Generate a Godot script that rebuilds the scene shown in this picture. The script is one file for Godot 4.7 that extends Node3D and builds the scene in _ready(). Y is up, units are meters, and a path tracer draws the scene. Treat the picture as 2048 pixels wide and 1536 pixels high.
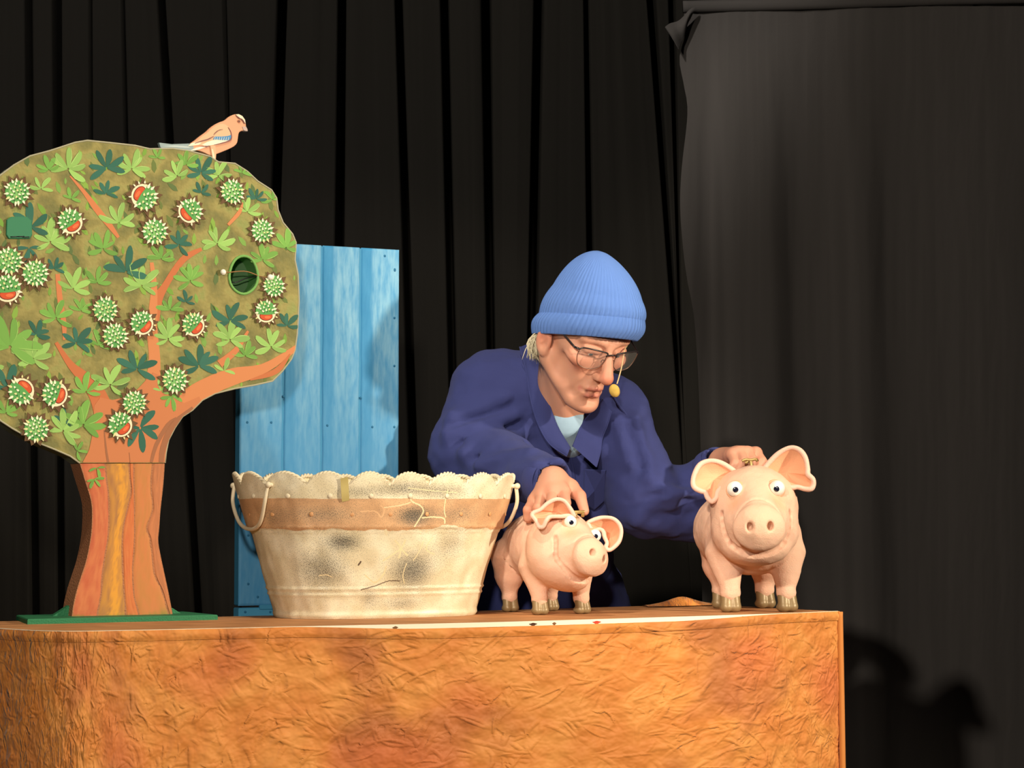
extends Node3D
# A puppeteer behind a draped table on a stage: painted tree, tub, two pig puppets, blue door, black curtains.

const FOCAL := 4435.0                     # pixels, for a 2048 x 1536 frame
const EYE := Vector3(0.0, 1.1, 0.0)
const PITCH := 0.05587
const TOP := 0.9                          # height of the table top
const YAW := 0.4712                       # the stage is seen at an angle of 27 degrees


func _ready():
	# ---- camera, surroundings, lamps, exposure
	var cam := Camera3D.new()
	cam.name = "camera"
	cam.fov = rad_to_deg(2.0 * atan(768.0 / FOCAL))
	cam.near = 0.05
	cam.far = 60.0
	cam.position = EYE
	cam.rotation.x = PITCH
	add_child(cam)
	cam.current = true
	var env := Environment.new()
	env.background_mode = Environment.BG_COLOR
	env.background_color = Color(0, 0, 0)
	env.tonemap_mode = Environment.TONE_MAPPER_LINEAR
	env.tonemap_exposure = 1.0
	env.sdfgi_enabled = true
	env.ssao_enabled = true
	env.ssil_enabled = true
	var we := WorldEnvironment.new()
	we.name = "surroundings"
	we.environment = env
	add_child(we)
	spotlight("stage_light", "black stage spotlight on a stand left of the audience, aimed at the large pig", Vector3(-0.95, 2.62, -1.0), Vector3(1.0, 1.35, -5.0), 10.0, Color(1.0, 0.95, 0.87), 16.5, 0.07)
	spotlight("stage_light", "black stage spotlight on a stand at the right edge of the stage", Vector3(2.75, 1.95, -2.6), Vector3(-0.12, 1.1, -4.2), 11.0, Color(1.0, 0.94, 0.84), 19.0, 0.06)
	spotlight("stage_light", "black stage spotlight on a low stand in front of the table, facing it squarely", Vector3(-0.16, 1.8, 0.7), Vector3(-0.42, 1.04, -3.9), 10.5, Color(1.0, 0.95, 0.88), 12.0, 0.08)
	spotlight("stage_light", "black stage spotlight hung from the ceiling, aimed down at the table top", Vector3(-0.25, 3.9, -2.75), Vector3(-0.15, 0.9, -4.05), 4.5, Color(1.0, 0.94, 0.85), 24.0, 0.08)
	spotlight("stage_light", "black stage spotlight hung from the ceiling, aimed at the upper part of the black curtain", Vector3(-1.2, 3.9, -1.6), Vector3(-0.6, 2.8, -6.3), 15.0, Color(1.0, 0.97, 0.92), 22.0, 0.08)
	make_materials()
	room()
	curtains()
	table()
	tree()
	bird()
	blue_door()
	tub()
	pig("pig_puppet", "small pink pig puppet standing on the table beside the tub", false)
	pig("pig_puppet", "large pink pig puppet facing forward at the right end of the table", true)
	person()


# ---------------------------------------------------------------- helpers: places
func sight(px: float, py: float) -> Vector3:
	return Vector3((px - 1024.0) / FOCAL, -(py - 768.0) / FOCAL, -1.0).rotated(Vector3.RIGHT, PITCH)


func at(px: float, py: float, depth: float) -> Vector3:
	var d := sight(px, py)
	return EYE + d * (depth / -d.z)


func on_level(px: float, py: float, height: float) -> Vector3:
	var d := sight(px, py)
	return EYE + d * ((height - EYE.y) / d.y)


func on_plane(px: float, py: float, frame: Transform3D, z := 0.0) -> Vector2:
	var inv := frame.affine_inverse()
	var o := inv * EYE
	var d := inv.basis * sight(px, py)
	var t := (z - o.z) / d.z
	return Vector2(o.x + d.x * t, o.y + d.y * t)


func lin(r: float, g: float, b: float) -> Color:
	return Color(r / 255.0, g / 255.0, b / 255.0).srgb_to_linear()


func rgb8(r: float, g: float, b: float) -> Color:
	return Color(r / 255.0, g / 255.0, b / 255.0)


# ---------------------------------------------------------------- helpers: nodes
var taken := {}

func numbered(called: String) -> String:
	if not taken.has(called):
		taken[called] = 0
		return called
	taken[called] += 1
	return "%s_%03d" % [called, taken[called]]


func thing(called: String, label: String, category: String, frame := Transform3D(), group := "") -> Node3D:
	var o := Node3D.new()
	o.name = numbered(called)
	o.transform = frame
	add_child(o)
	o.set_meta("label", label)
	o.set_meta("category", category)
	if group:
		o.set_meta("group", group)
	return o


func part(called: String, mesh: Mesh, mat: Material, parent: Node, label := "", frame := Transform3D()) -> MeshInstance3D:
	var o := MeshInstance3D.new()
	o.name = called
	o.mesh = mesh
	o.material_override = mat
	o.transform = frame
	o.cast_shadow = GeometryInstance3D.SHADOW_CASTING_SETTING_ON
	parent.add_child(o, true)
	if label:
		o.set_meta("label", label)
	return o


func structure(called: String, mesh: Mesh, mat: Material, label: String, frame := Transform3D()) -> MeshInstance3D:
	var o := part(called, mesh, mat, self, label, frame)
	o.set_meta("kind", "structure")
	return o


func frame_at(p: Vector3, yaw := 0.0) -> Transform3D:
	return Transform3D(Basis(Vector3.UP, yaw), p)


# ---------------------------------------------------------------- helpers: shapes
func start() -> SurfaceTool:
	var st := SurfaceTool.new()
	st.begin(Mesh.PRIMITIVE_TRIANGLES)
	st.set_color(Color.WHITE)
	return st


func done(st: SurfaceTool, smooth := true) -> ArrayMesh:
	if smooth:
		st.index()
	st.generate_normals()
	return st.commit()


func tri(st: SurfaceTool, a: Vector3, b: Vector3, c: Vector3) -> void:   # anticlockwise as seen from outside
	st.add_vertex(a)
	st.add_vertex(c)
	st.add_vertex(b)


func quad(st: SurfaceTool, a: Vector3, b: Vector3, c: Vector3, d: Vector3) -> void:
	tri(st, a, b, c)
	tri(st, a, c, d)


func smooth(st: SurfaceTool, yes: bool) -> void:
	st.set_smooth_group(0 if yes else -1)


func surface(st: SurfaceTool, nu: int, nv: int, f: Callable, paint = null) -> void:
	# f(u, v) for u, v in 0..1; the outside is where (du x dv) points
	smooth(st, true)
	var p := PackedVector3Array()
	var c := PackedColorArray()
	for j in nv + 1:
		for i in nu + 1:
			p.append(f.call(float(i) / nu, float(j) / nv))
			c.append(paint.call(float(i) / nu, float(j) / nv) if paint != null else Color.WHITE)
	for j in nv:
		for i in nu:
			var k := j * (nu + 1) + i
			for e in [k, k + nu + 2, k + 1, k, k + nu + 1, k + nu + 2]:
				if paint != null:
					st.set_color(c[e])
				var q: int = e
				st.set_uv(Vector2(float(q % (nu + 1)) / nu, float(q / (nu + 1)) / nv))
				st.add_vertex(p[e])


func tube(st: SurfaceTool, pts: Array, radius, sides := 10, closed := false) -> void:
	smooth(st, true)
	var n := pts.size()
	var rings := []
	var side := Vector3.ZERO
	for i in n:
		var a: Vector3 = pts[(i - 1 + n) % n] if closed or i > 0 else pts[0]
		var b: Vector3 = pts[(i + 1) % n] if closed or i < n - 1 else pts[n - 1]
		var t := (b - a).normalized()
		if side == Vector3.ZERO:
			side = t.cross(Vector3.UP if absf(t.y) < 0.9 else Vector3.RIGHT).normalized()
		side = (side - t * side.dot(t)).normalized()
		var up := t.cross(side)
		var r: float = radius[i] if radius is Array or radius is PackedFloat32Array else radius
		var ring := PackedVector3Array()
		for k in sides:
			var w := TAU * k / sides
			ring.append(pts[i] + (side * cos(w) + up * sin(w)) * r)
		rings.append(ring)
	for i in (n if closed else n - 1):
		var r0: PackedVector3Array = rings[i]
		var r1: PackedVector3Array = rings[(i + 1) % n]
		for k in sides:
			var l := (k + 1) % sides
			quad(st, r0[k], r0[l], r1[l], r1[k])
	if not closed:
		for k in sides:
			var l := (k + 1) % sides
			tri(st, pts[0], rings[0][l], rings[0][k])
			tri(st, pts[n - 1], rings[n - 1][k], rings[n - 1][l])


func lathe(st: SurfaceTool, profile: Array, seg := 24, frame := Transform3D()) -> void:   # profile of (radius, height), bottom to top
	smooth(st, true)
	for i in profile.size() - 1:
		var p: Vector2 = profile[i]
		var q: Vector2 = profile[i + 1]
		for k in seg:
			var a := TAU * k / seg
			var b := TAU * (k + 1) / seg
			quad(st, frame * Vector3(p.x * sin(a), p.y, p.x * cos(a)), frame * Vector3(p.x * sin(b), p.y, p.x * cos(b)), frame * Vector3(q.x * sin(b), q.y, q.x * cos(b)), frame * Vector3(q.x * sin(a), q.y, q.x * cos(a)))


func ball(st: SurfaceTool, frame: Transform3D, r: Vector3, seg := 20) -> void:
	var prof := []
	for i in seg / 2 + 1:
		var a := PI * i / (seg / 2) - PI / 2
		prof.append(Vector2(cos(a), sin(a)))
	lathe(st, prof, seg, frame * Transform3D(Basis.from_scale(r), Vector3.ZERO))


func box(st: SurfaceTool, lo: Vector3, hi: Vector3, bevel := 0.0, frame := Transform3D()) -> void:
	# a box with chamfered edges
	smooth(st, false)
	var b := minf(bevel, 0.49 * minf(hi.x - lo.x, minf(hi.y - lo.y, hi.z - lo.z)))
	var c := (lo + hi) / 2
	var h := (hi - lo) / 2
	var axes := [Vector3.RIGHT, Vector3.UP, Vector3.BACK]
	for n in 3:
		for s in [-1.0, 1.0]:
			var u: Vector3 = axes[(n + 1) % 3]
			var v: Vector3 = axes[(n + 2) % 3]
			var m: Vector3 = axes[n] * s
			var hu := h[(n + 1) % 3] - b
			var hv := h[(n + 2) % 3] - b
			var o := c + m * h[n]
			var q := [o - u * hu - v * hv, o + u * hu - v * hv, o + u * hu + v * hv, o - u * hu + v * hv]
			if s < 0:
				q.reverse()
			quad(st, frame * q[0], frame * q[1], frame * q[2], frame * q[3])
	if b > 0.0:
		for n in 3:
			var w: Vector3 = axes[n]
			var u: Vector3 = axes[(n + 1) % 3]
			var v: Vector3 = axes[(n + 2) % 3]
			for su in [-1.0, 1.0]:
				for sv in [-1.0, 1.0]:
					var e: Vector3 = c + u * su * (h[(n + 1) % 3] - b) + v * sv * h[(n + 2) % 3]
					var g: Vector3 = c + u * su * h[(n + 1) % 3] + v * sv * (h[(n + 2) % 3] - b)
					var k := w * (h[n] - b)
					var q := [e - k, e + k, g + k, g - k]
					var nn := (q[1] - q[0] as Vector3).cross(q[2] - q[0])
					if nn.dot(u * su + v * sv) < 0:
						q.reverse()
					quad(st, frame * q[0], frame * q[1], frame * q[2], frame * q[3])
		for sx in [-1.0, 1.0]:
			for sy in [-1.0, 1.0]:
				for sz in [-1.0, 1.0]:
					var s := Vector3(sx, sy, sz)
					var p := c + s * h - Vector3(0, sy, sz) * b
					var q := c + s * h - Vector3(sx, 0, sz) * b
					var r := c + s * h - Vector3(sx, sy, 0) * b
					if (q - p).cross(r - p).dot(s) > 0:
						tri(st, frame * p, frame * q, frame * r)
					else:
						tri(st, frame * p, frame * r, frame * q)


func ccw(poly: PackedVector2Array) -> PackedVector2Array:
	var out := poly.duplicate()
	if Geometry2D.is_polygon_clockwise(out):
		out.reverse()
	# Godot calls y-down clockwise; settle it by the signed area in y-up axes
	var area := 0.0
	for i in out.size():
		area += out[i].cross(out[(i + 1) % out.size()])
	if area < 0:
		out.reverse()
	return out


func slab(st: SurfaceTool, outline: PackedVector2Array, z0: float, z1: float, bevel := 0.0, back := true) -> void:
	# an outline in the xy plane given depth from z0 up to z1, its front edge chamfered
	smooth(st, false)
	var o := ccw(outline)
	var inner := o
	if bevel > 0.0:
		var shrunk := Geometry2D.offset_polygon(o, -bevel)
		if shrunk.size() == 1 and false:
			inner = shrunk[0]
		inner = PackedVector2Array()
		for i in o.size():
			var d0 := (o[i] - o[(i - 1 + o.size()) % o.size()]).normalized()
			var d1 := (o[(i + 1) % o.size()] - o[i]).normalized()
			var nn := (Vector2(-d0.y, d0.x) + Vector2(-d1.y, d1.x)).normalized()
			inner.append(o[i] + nn * bevel)
	var ids := Geometry2D.triangulate_polygon(inner)
	for i in ids.size() / 3:
		var a := inner[ids[3 * i]]
		var b := inner[ids[3 * i + 1]]
		var c := inner[ids[3 * i + 2]]
		if (b - a).cross(c - a) < 0:
			var t := b
			b = c
			c = t
		tri(st, Vector3(a.x, a.y, z1), Vector3(b.x, b.y, z1), Vector3(c.x, c.y, z1))
	if back:
		ids = Geometry2D.triangulate_polygon(o)
		for i in ids.size() / 3:
			var a := o[ids[3 * i]]
			var b := o[ids[3 * i + 1]]
			var c := o[ids[3 * i + 2]]
			if (b - a).cross(c - a) > 0:
				var t := b
				b = c
				c = t
			tri(st, Vector3(a.x, a.y, z0), Vector3(b.x, b.y, z0), Vector3(c.x, c.y, z0))
	for i in o.size():
		var j := (i + 1) % o.size()
		quad(st, Vector3(o[i].x, o[i].y, z0), Vector3(o[j].x, o[j].y, z0), Vector3(o[j].x, o[j].y, z1 - bevel), Vector3(o[i].x, o[i].y, z1 - bevel))
		if bevel > 0.0:
			quad(st, Vector3(o[i].x, o[i].y, z1 - bevel), Vector3(o[j].x, o[j].y, z1 - bevel), Vector3(inner[j].x, inner[j].y, z1), Vector3(inner[i].x, inner[i].y, z1))


func rounded(pts: PackedVector2Array, times := 2) -> PackedVector2Array:   # Chaikin's corner cutting of a closed outline
	var p := pts
	for t in times:
		var q := PackedVector2Array()
		for i in p.size():
			var a := p[i]
			var b := p[(i + 1) % p.size()]
			q.append(a.lerp(b, 0.25))
			q.append(a.lerp(b, 0.75))
		p = q
	return p


func curve(pts: Array, n: int) -> Array:   # a smooth line of n points through pts
	var out := []
	var m := pts.size()
	for i in n:
		var t := float(i) / (n - 1) * (m - 1)
		var k := mini(int(t), m - 2)
		var f := t - k
		var p0 = pts[maxi(k - 1, 0)]
		var p1 = pts[k]
		var p2 = pts[k + 1]
		var p3 = pts[mini(k + 2, m - 1)]
		out.append(0.5 * (2.0 * p1 + (p2 - p0) * f + (2.0 * p0 - 5.0 * p1 + 4.0 * p2 - p3) * f * f + (3.0 * p1 - p0 - 3.0 * p2 + p3) * f * f * f))
	return out


func noise(type: int, freq: float, octaves := 3, seed_ := 1) -> FastNoiseLite:
	var n := FastNoiseLite.new()
	n.noise_type = type
	n.frequency = freq
	n.seed = seed_
	n.fractal_octaves = octaves
	return n


func noise_map(n: FastNoiseLite, size := 512, as_normal := 0.0, ramp: Gradient = null) -> NoiseTexture2D:
	var t := NoiseTexture2D.new()
	t.width = size
	t.height = size
	t.seamless = true
	t.noise = n
	if as_normal > 0.0:
		t.as_normal_map = true
		t.bump_strength = as_normal
	if ramp:
		t.color_ramp = ramp
	return t


func ramp(colors: Array, offsets: Array) -> Gradient:
	var g := Gradient.new()
	g.colors = PackedColorArray(colors)
	g.offsets = PackedFloat32Array(offsets)
	return g


func plain(color: Color, rough := 0.8, spec := 0.3) -> StandardMaterial3D:
	var m := StandardMaterial3D.new()
	m.albedo_color = color
	m.roughness = rough
	m.metallic_specular = spec
	return m


func painted(rough := 0.7, spec := 0.3) -> StandardMaterial3D:   # colours from the vertices
	var m := plain(Color.WHITE, rough, spec)
	m.vertex_color_use_as_albedo = true
	return m


func relief(m: StandardMaterial3D, tex: Texture2D, depth: float, scale: float) -> StandardMaterial3D:
	m.heightmap_enabled = true
	m.heightmap_texture = tex
	m.heightmap_scale = depth
	m.uv1_triplanar = true
	m.uv1_scale = Vector3.ONE * scale
	return m


func joined(pieces: Array) -> ArrayMesh:   # [mesh, frame] pairs made into one surface
	var st := SurfaceTool.new()
	for p in pieces:
		st.append_from(p[0], 0, p[1])
	return st.commit()


# ---------------------------------------------------------------- helpers: sculpted bodies (smoothly joined solids, meshed as surface nets)
class Solid:
	var kind := 0          # 0 tapered capsule, 1 ellipsoid
	var a := Vector3.ZERO
	var b := Vector3.ZERO
	var ra := 0.0
	var rb := 0.0
	var ba := Vector3.ZERO
	var l2 := 1.0
	var inv := Transform3D()
	var r := Vector3.ONE
	var r2 := Vector3.ONE
	var k := 0.01
	var cut := false
	var mid := Vector3.ZERO
	var reach := 0.0

	func dist(p: Vector3) -> float:
		if kind == 0:
			var pa := p - a
			var h := clampf(pa.dot(ba) / l2, 0.0, 1.0)
			return (pa - ba * h).length() - lerpf(ra, rb, h)
		var q := inv * p
		var k0 := (q / r).length()
		var k1 := (q / r2).length()
		return k0 * (k0 - 1.0) / maxf(k1, 1e-6)


class Sculpt:
	var solids: Array[Solid] = []
	var spots := []        # [centre, radius, colour, strength]
	var base := Color(1, 1, 1)

	func cap(a: Vector3, ra: float, b: Vector3, rb: float, k := 0.01, cut := false) -> void:
		var s := Solid.new()
		s.a = a
		s.b = b
		s.ra = ra
		s.rb = rb
		s.ba = b - a
		s.l2 = maxf(s.ba.length_squared(), 1e-12)
		s.k = k
		s.cut = cut
		s.mid = (a + b) / 2
		s.reach = s.ba.length() / 2 + maxf(ra, rb)
		solids.append(s)

	func ell(c: Vector3, r: Vector3, k := 0.01, cut := false, turn := Basis()) -> void:
		var s := Solid.new()
		s.kind = 1
		s.inv = Transform3D(turn, c).affine_inverse()
		s.r = r
		s.r2 = r * r
		s.k = k
		s.cut = cut
		s.mid = c
		s.reach = maxf(r.x, maxf(r.y, r.z))
		solids.append(s)

	func chain(pts: Array, radius: float, k := 0.005, cut := false) -> void:
		for i in pts.size() - 1:
			cap(pts[i], radius, pts[i + 1], radius, k, cut)

	func spot(c: Vector3, r: float, col: Color, strength := 1.0) -> void:
		spots.append([c, r, col, strength])

	func land(from: Vector3, dir: Vector3, far := 20.0) -> Vector3:   # the first point of the body met on the way
		var d := dir.normalized()
		var t := 0.0
		for i in 200:
			var e := field(solids, from + d * t)
			if e < 0.0004 or t > far:
				break
			t += e * 0.8
		return from + d * t

	static func field(list: Array[Solid], p: Vector3) -> float:
		var d := 1e3
		for s in list:
			var e := s.dist(p)
			if s.cut:
				var h := maxf(s.k - absf(d + e), 0.0) / s.k
				d = maxf(d, -e) + h * h * s.k * 0.25
			else:
				var h := maxf(s.k - absf(d - e), 0.0) / s.k
				d = minf(d, e) - h * h * s.k * 0.25
		return d

	func near(list: Array[Solid], c: Vector3, rad: float) -> Array[Solid]:
		var out: Array[Solid] = []
		for s in list:
			if (c - s.mid).length() - s.reach < rad + s.k or s.kind == 1 and s.dist(c) < rad * 1.3 + s.k:
				if s.kind == 0 and s.dist(c) > rad + s.k:
					continue
				out.append(s)
		return out

	func mesh(cell: float, wrinkle: FastNoiseLite = null, depth := 0.0, stretch := Vector3.ONE, keep = null) -> ArrayMesh:
		var lo := Vector3.INF
		var hi := -Vector3.INF
		for s in solids:
			if not s.cut:
				lo = lo.min(s.mid - Vector3.ONE * s.reach)
				hi = hi.max(s.mid + Vector3.ONE * s.reach)
		lo -= Vector3.ONE * cell * 3
		hi += Vector3.ONE * cell * 3
		var nb := Vector3i(((hi - lo) / (cell * 16)).ceil())
		var n := nb * 16 + Vector3i.ONE
		var sy := n.x
		var sz := n.x * n.y
		var val := PackedFloat32Array()
		val.resize(n.x * n.y * n.z)
		val.fill(1.0)
		var blocks := []
		var half := cell * 8 * 1.7321
		var half4 := cell * 2 * 1.7321
		for bz in nb.z:
			for by in nb.y:
				for bx in nb.x:
					var c := lo + Vector3(bx * 16 + 8, by * 16 + 8, bz * 16 + 8) * cell
					var big := near(solids, c, half + cell)
					if big.is_empty() or absf(field(big, c)) > half * 1.5 + cell:
						continue
					for q in 64:
						var o := Vector3i(bx * 16 + (q & 3) * 4, by * 16 + ((q >> 2) & 3) * 4, bz * 16 + (q >> 4) * 4)
						var cc := lo + (Vector3(o) + Vector3(2, 2, 2)) * cell
						var small := near(big, cc, half4 + cell)
						if small.is_empty() or absf(field(small, cc)) > half4 * 1.5 + cell:
							continue
						blocks.append(o)
						for z in 5:
							for y in 5:
								var at0 := (o.z + z) * sz + (o.y + y) * sy + o.x
								for x in 5:
									val[at0 + x] = field(small, lo + Vector3(o.x + x, o.y + y, o.z + z) * cell)
		var corner := PackedInt32Array([0, 1, sy, sy + 1, sz, sz + 1, sz + sy, sz + sy + 1])
		var where := {}
		var verts := PackedVector3Array()
		for o in blocks:
			for z in 4:
				for y in 4:
					for x in 4:
						var k: int = (o.z + z) * sz + (o.y + y) * sy + o.x + x
						var inside := 0
						for e in 8:
							if val[k + corner[e]] < 0.0:
								inside += 1
						if inside == 0 or inside == 8:
							continue
						var sum := Vector3.ZERO
						var cnt := 0
						for e in 8:
							for ax in [1, 2, 4]:
								if e & ax:
									continue
								var va := val[k + corner[e]]
								var vb := val[k + corner[e | ax]]
								if (va < 0.0) != (vb < 0.0):
									var f := va / (va - vb)
									var p := Vector3(e & 1, (e >> 1) & 1, e >> 2)
									if ax == 1:
										p.x += f
									elif ax == 2:
										p.y += f
									else:
										p.z += f
									sum += p
									cnt += 1
						where[k] = verts.size()
						verts.append(lo + (Vector3(o.x + x, o.y + y, o.z + z) + sum / cnt) * cell)
		var idx := PackedInt32Array()
		for k in where:
			var v0 := val[k]
			for ax in 3:
				var step: int = [1, sy, sz][ax]
				var v1 := val[k + step]
				if (v0 < 0.0) == (v1 < 0.0):
					continue
				var s1: int = [sy, sz, 1][ax]
				var s2: int = [sz, 1, sy][ax]
				if not (where.has(k - s1) and where.has(k - s2) and where.has(k - s1 - s2)):
					continue
				var a: int = where[k - s1 - s2]
				var b: int = where[k - s2]
				var c: int = where[k]
				var d: int = where[k - s1]
				if v0 < 0.0:
					idx.append_array([a, c, b, a, d, c])
				else:
					idx.append_array([a, b, c, a, c, d])
		if keep != null:
			var kept := PackedInt32Array()
			for i in range(0, idx.size(), 3):
				if keep.call((verts[idx[i]] + verts[idx[i + 1]] + verts[idx[i + 2]]) / 3.0):
					kept.append_array([idx[i], idx[i + 1], idx[i + 2]])
			idx = kept
		var norms := normals(verts, idx)
		if wrinkle:
			for i in verts.size():
				var p := verts[i] * stretch
				verts[i] += norms[i] * depth * (wrinkle.get_noise_3d(p.x, p.y, p.z))
			norms = normals(verts, idx)
		var arrays := []
		arrays.resize(Mesh.ARRAY_MAX)
		arrays[Mesh.ARRAY_VERTEX] = verts
		arrays[Mesh.ARRAY_NORMAL] = norms
		arrays[Mesh.ARRAY_INDEX] = idx
		if spots.size() or base != Color(1, 1, 1):
			var cols := PackedColorArray()
			cols.resize(verts.size())
			for i in verts.size():
				var col := base
				for s in spots:
					var d: float = (verts[i] - s[0]).length() / s[1]
					if d < 1.0:
						col = col.lerp(s[2], s[3] * (1.0 - d * d) * (1.0 - d * d))
				cols[i] = col
			arrays[Mesh.ARRAY_COLOR] = cols
		var m := ArrayMesh.new()
		m.add_surface_from_arrays(Mesh.PRIMITIVE_TRIANGLES, arrays)
		return m

	static func normals(verts: PackedVector3Array, idx: PackedInt32Array) -> PackedVector3Array:
		var out := PackedVector3Array()
		out.resize(verts.size())
		for i in range(0, idx.size(), 3):
			var a := idx[i]
			var b := idx[i + 1]
			var c := idx[i + 2]
			var f := (verts[c] - verts[a]).cross(verts[b] - verts[a])
			out[a] += f
			out[b] += f
			out[c] += f
		for i in out.size():
			out[i] = out[i].normalized()
		return out


# ---------------------------------------------------------------- materials
var M := {}

func make_materials() -> void:
	var weave := noise_map(noise(FastNoiseLite.TYPE_SIMPLEX_SMOOTH, 0.2, 2, 5), 256)
	var felt := noise_map(noise(FastNoiseLite.TYPE_SIMPLEX_SMOOTH, 0.08, 4, 7), 512)
	M.weave = weave
	M.felt = felt
	var soft := func(col: Color, rough: float, depth: float, scale: float, rim := 0.0) -> StandardMaterial3D:
		var m := relief(plain(col, rough, 0.2), weave, depth, scale)
		if rim > 0.0:
			m.rim_enabled = true
			m.rim = rim
			m.rim_tint = 0.6
		return m
	M.black_cloth = soft.call(rgb8(36, 34, 31), 0.95, 0.05, 40.0)
	M.side_cloth = soft.call(rgb8(72, 69, 68), 0.95, 0.05, 40.0)
	M.dark_wall = relief(plain(rgb8(26, 25, 24), 0.9), felt, 0.2, 2.0)
	M.stage_floor = relief(plain(rgb8(34, 30, 27), 0.7), felt, 0.1, 3.0)
	M.black_metal = plain(rgb8(22, 22, 24), 0.45, 0.5)
	M.paint = painted(0.62, 0.35)
	M.thread = plain(rgb8(150, 110, 70), 0.8)
	M.white_bead = plain(rgb8(245, 240, 225), 0.3, 0.5)


# ---------------------------------------------------------------- lamps
func spotlight(called: String, label: String, where: Vector3, aim: Vector3, power: float, tint: Color, cone: float, size: float) -> void:
	var black := plain(rgb8(24, 24, 26), 0.5, 0.4)
	var glow := plain(Color(0.9, 0.9, 0.9), 0.4)
	glow.emission_enabled = true
	glow.emission = tint
	glow.emission_energy_multiplier = 6.0
	var o := thing(called, label, "stage light", frame_at(Vector3(where.x, 0, where.z)), "stage lights")
	var turn := Transform3D(Basis.looking_at(aim - where, Vector3.UP), Vector3(0, where.y, 0))
	var st := start()
	var lie := turn * Transform3D(Basis(Vector3.RIGHT, -PI / 2), Vector3.ZERO)   # lathe axis along the beam
	lathe(st, [Vector2(0.001, -0.26), Vector2(0.06, -0.25), Vector2(0.085, -0.2), Vector2(0.085, 0.0), Vector2(0.095, 0.0), Vector2(0.095, 0.06), Vector2(0.088, 0.06), Vector2(0.08, 0.0), Vector2(0.001, -0.01)], 28, lie)
	part("housing", done(st), black, o)
	st = start()
	lathe(st, [Vector2(0.001, 0.0), Vector2(0.078, 0.004), Vector2(0.05, 0.016), Vector2(0.001, 0.02)], 28, lie)
	part("lens", done(st), glow, o)
	st = start()
	if where.y > 3.5:
		tube(st, [Vector3(0, where.y - 0.14, 0), Vector3(0, 4.41, 0)], 0.017, 12)
	else:
		tube(st, [Vector3(0, 0.25, 0), Vector3(0, where.y - 0.12, 0)], 0.017, 12)
	part("pole", done(st), black, o)
	for k in (0 if where.y > 3.5 else 3):
		st = start()
		var a := TAU * k / 3
		tube(st, [Vector3(0, 0.42, 0), Vector3(sin(a) * 0.45, 0.015, cos(a) * 0.45)], 0.012, 8)
		part("leg", done(st), black, o)
	st = start()
	tube(st, curve([turn * Vector3(-0.1, 0, 0.1), turn * Vector3(-0.1, -0.1, 0.1), Vector3(0, where.y - 0.14, 0), turn * Vector3(0.1, -0.1, 0.1), turn * Vector3(0.1, 0, 0.1)], 17), 0.008, 8)
	part("yoke", done(st), black, o)
	var l := SpotLight3D.new()
	l.name = "beam"
	l.position = where + (aim - where).normalized() * 0.08
	l.basis = Basis.looking_at(aim - where, Vector3.UP)
	l.light_color = tint
	l.light_energy = power
	l.spot_angle = cone
	l.spot_angle_attenuation = 0.35
	l.spot_attenuation = 2.0
	l.spot_range = 14.0
	l.light_size = size
	l.shadow_enabled = true
	add_child(l)


# ---------------------------------------------------------------- the room
func room() -> void:
	var shell := func(called: String, lo: Vector3, hi: Vector3, mat: Material, label: String) -> void:
		var st := start()
		box(st, lo, hi, 0.01)
		structure(called, done(st, false), mat, label)
	shell.call("floor", Vector3(-4.2, -0.1, -7.4), Vector3(4.2, 0, 3.2), M.stage_floor, "dark stage floor below the draped table")
	shell.call("ceiling", Vector3(-4.2, 4.4, -7.4), Vector3(4.2, 4.5, 3.2), M.dark_wall, "dark ceiling high above the stage")
	shell.call("wall_back", Vector3(-4.2, 0, -7.4), Vector3(4.2, 4.4, -7.25), M.dark_wall, "dark wall hidden behind the black curtain")
	shell.call("wall_front", Vector3(-4.2, 0, 3.05), Vector3(4.2, 4.4, 3.2), M.dark_wall, "dark wall behind the audience")
	shell.call("wall_left", Vector3(-4.2, 0, -7.25), Vector3(-4.05, 4.4, 3.05), M.dark_wall, "dark wall at the left of the stage")
	shell.call("wall_right", Vector3(4.05, 0, -7.25), Vector3(4.2, 4.4, 3.05), M.dark_wall, "dark wall at the right of the stage")


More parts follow.
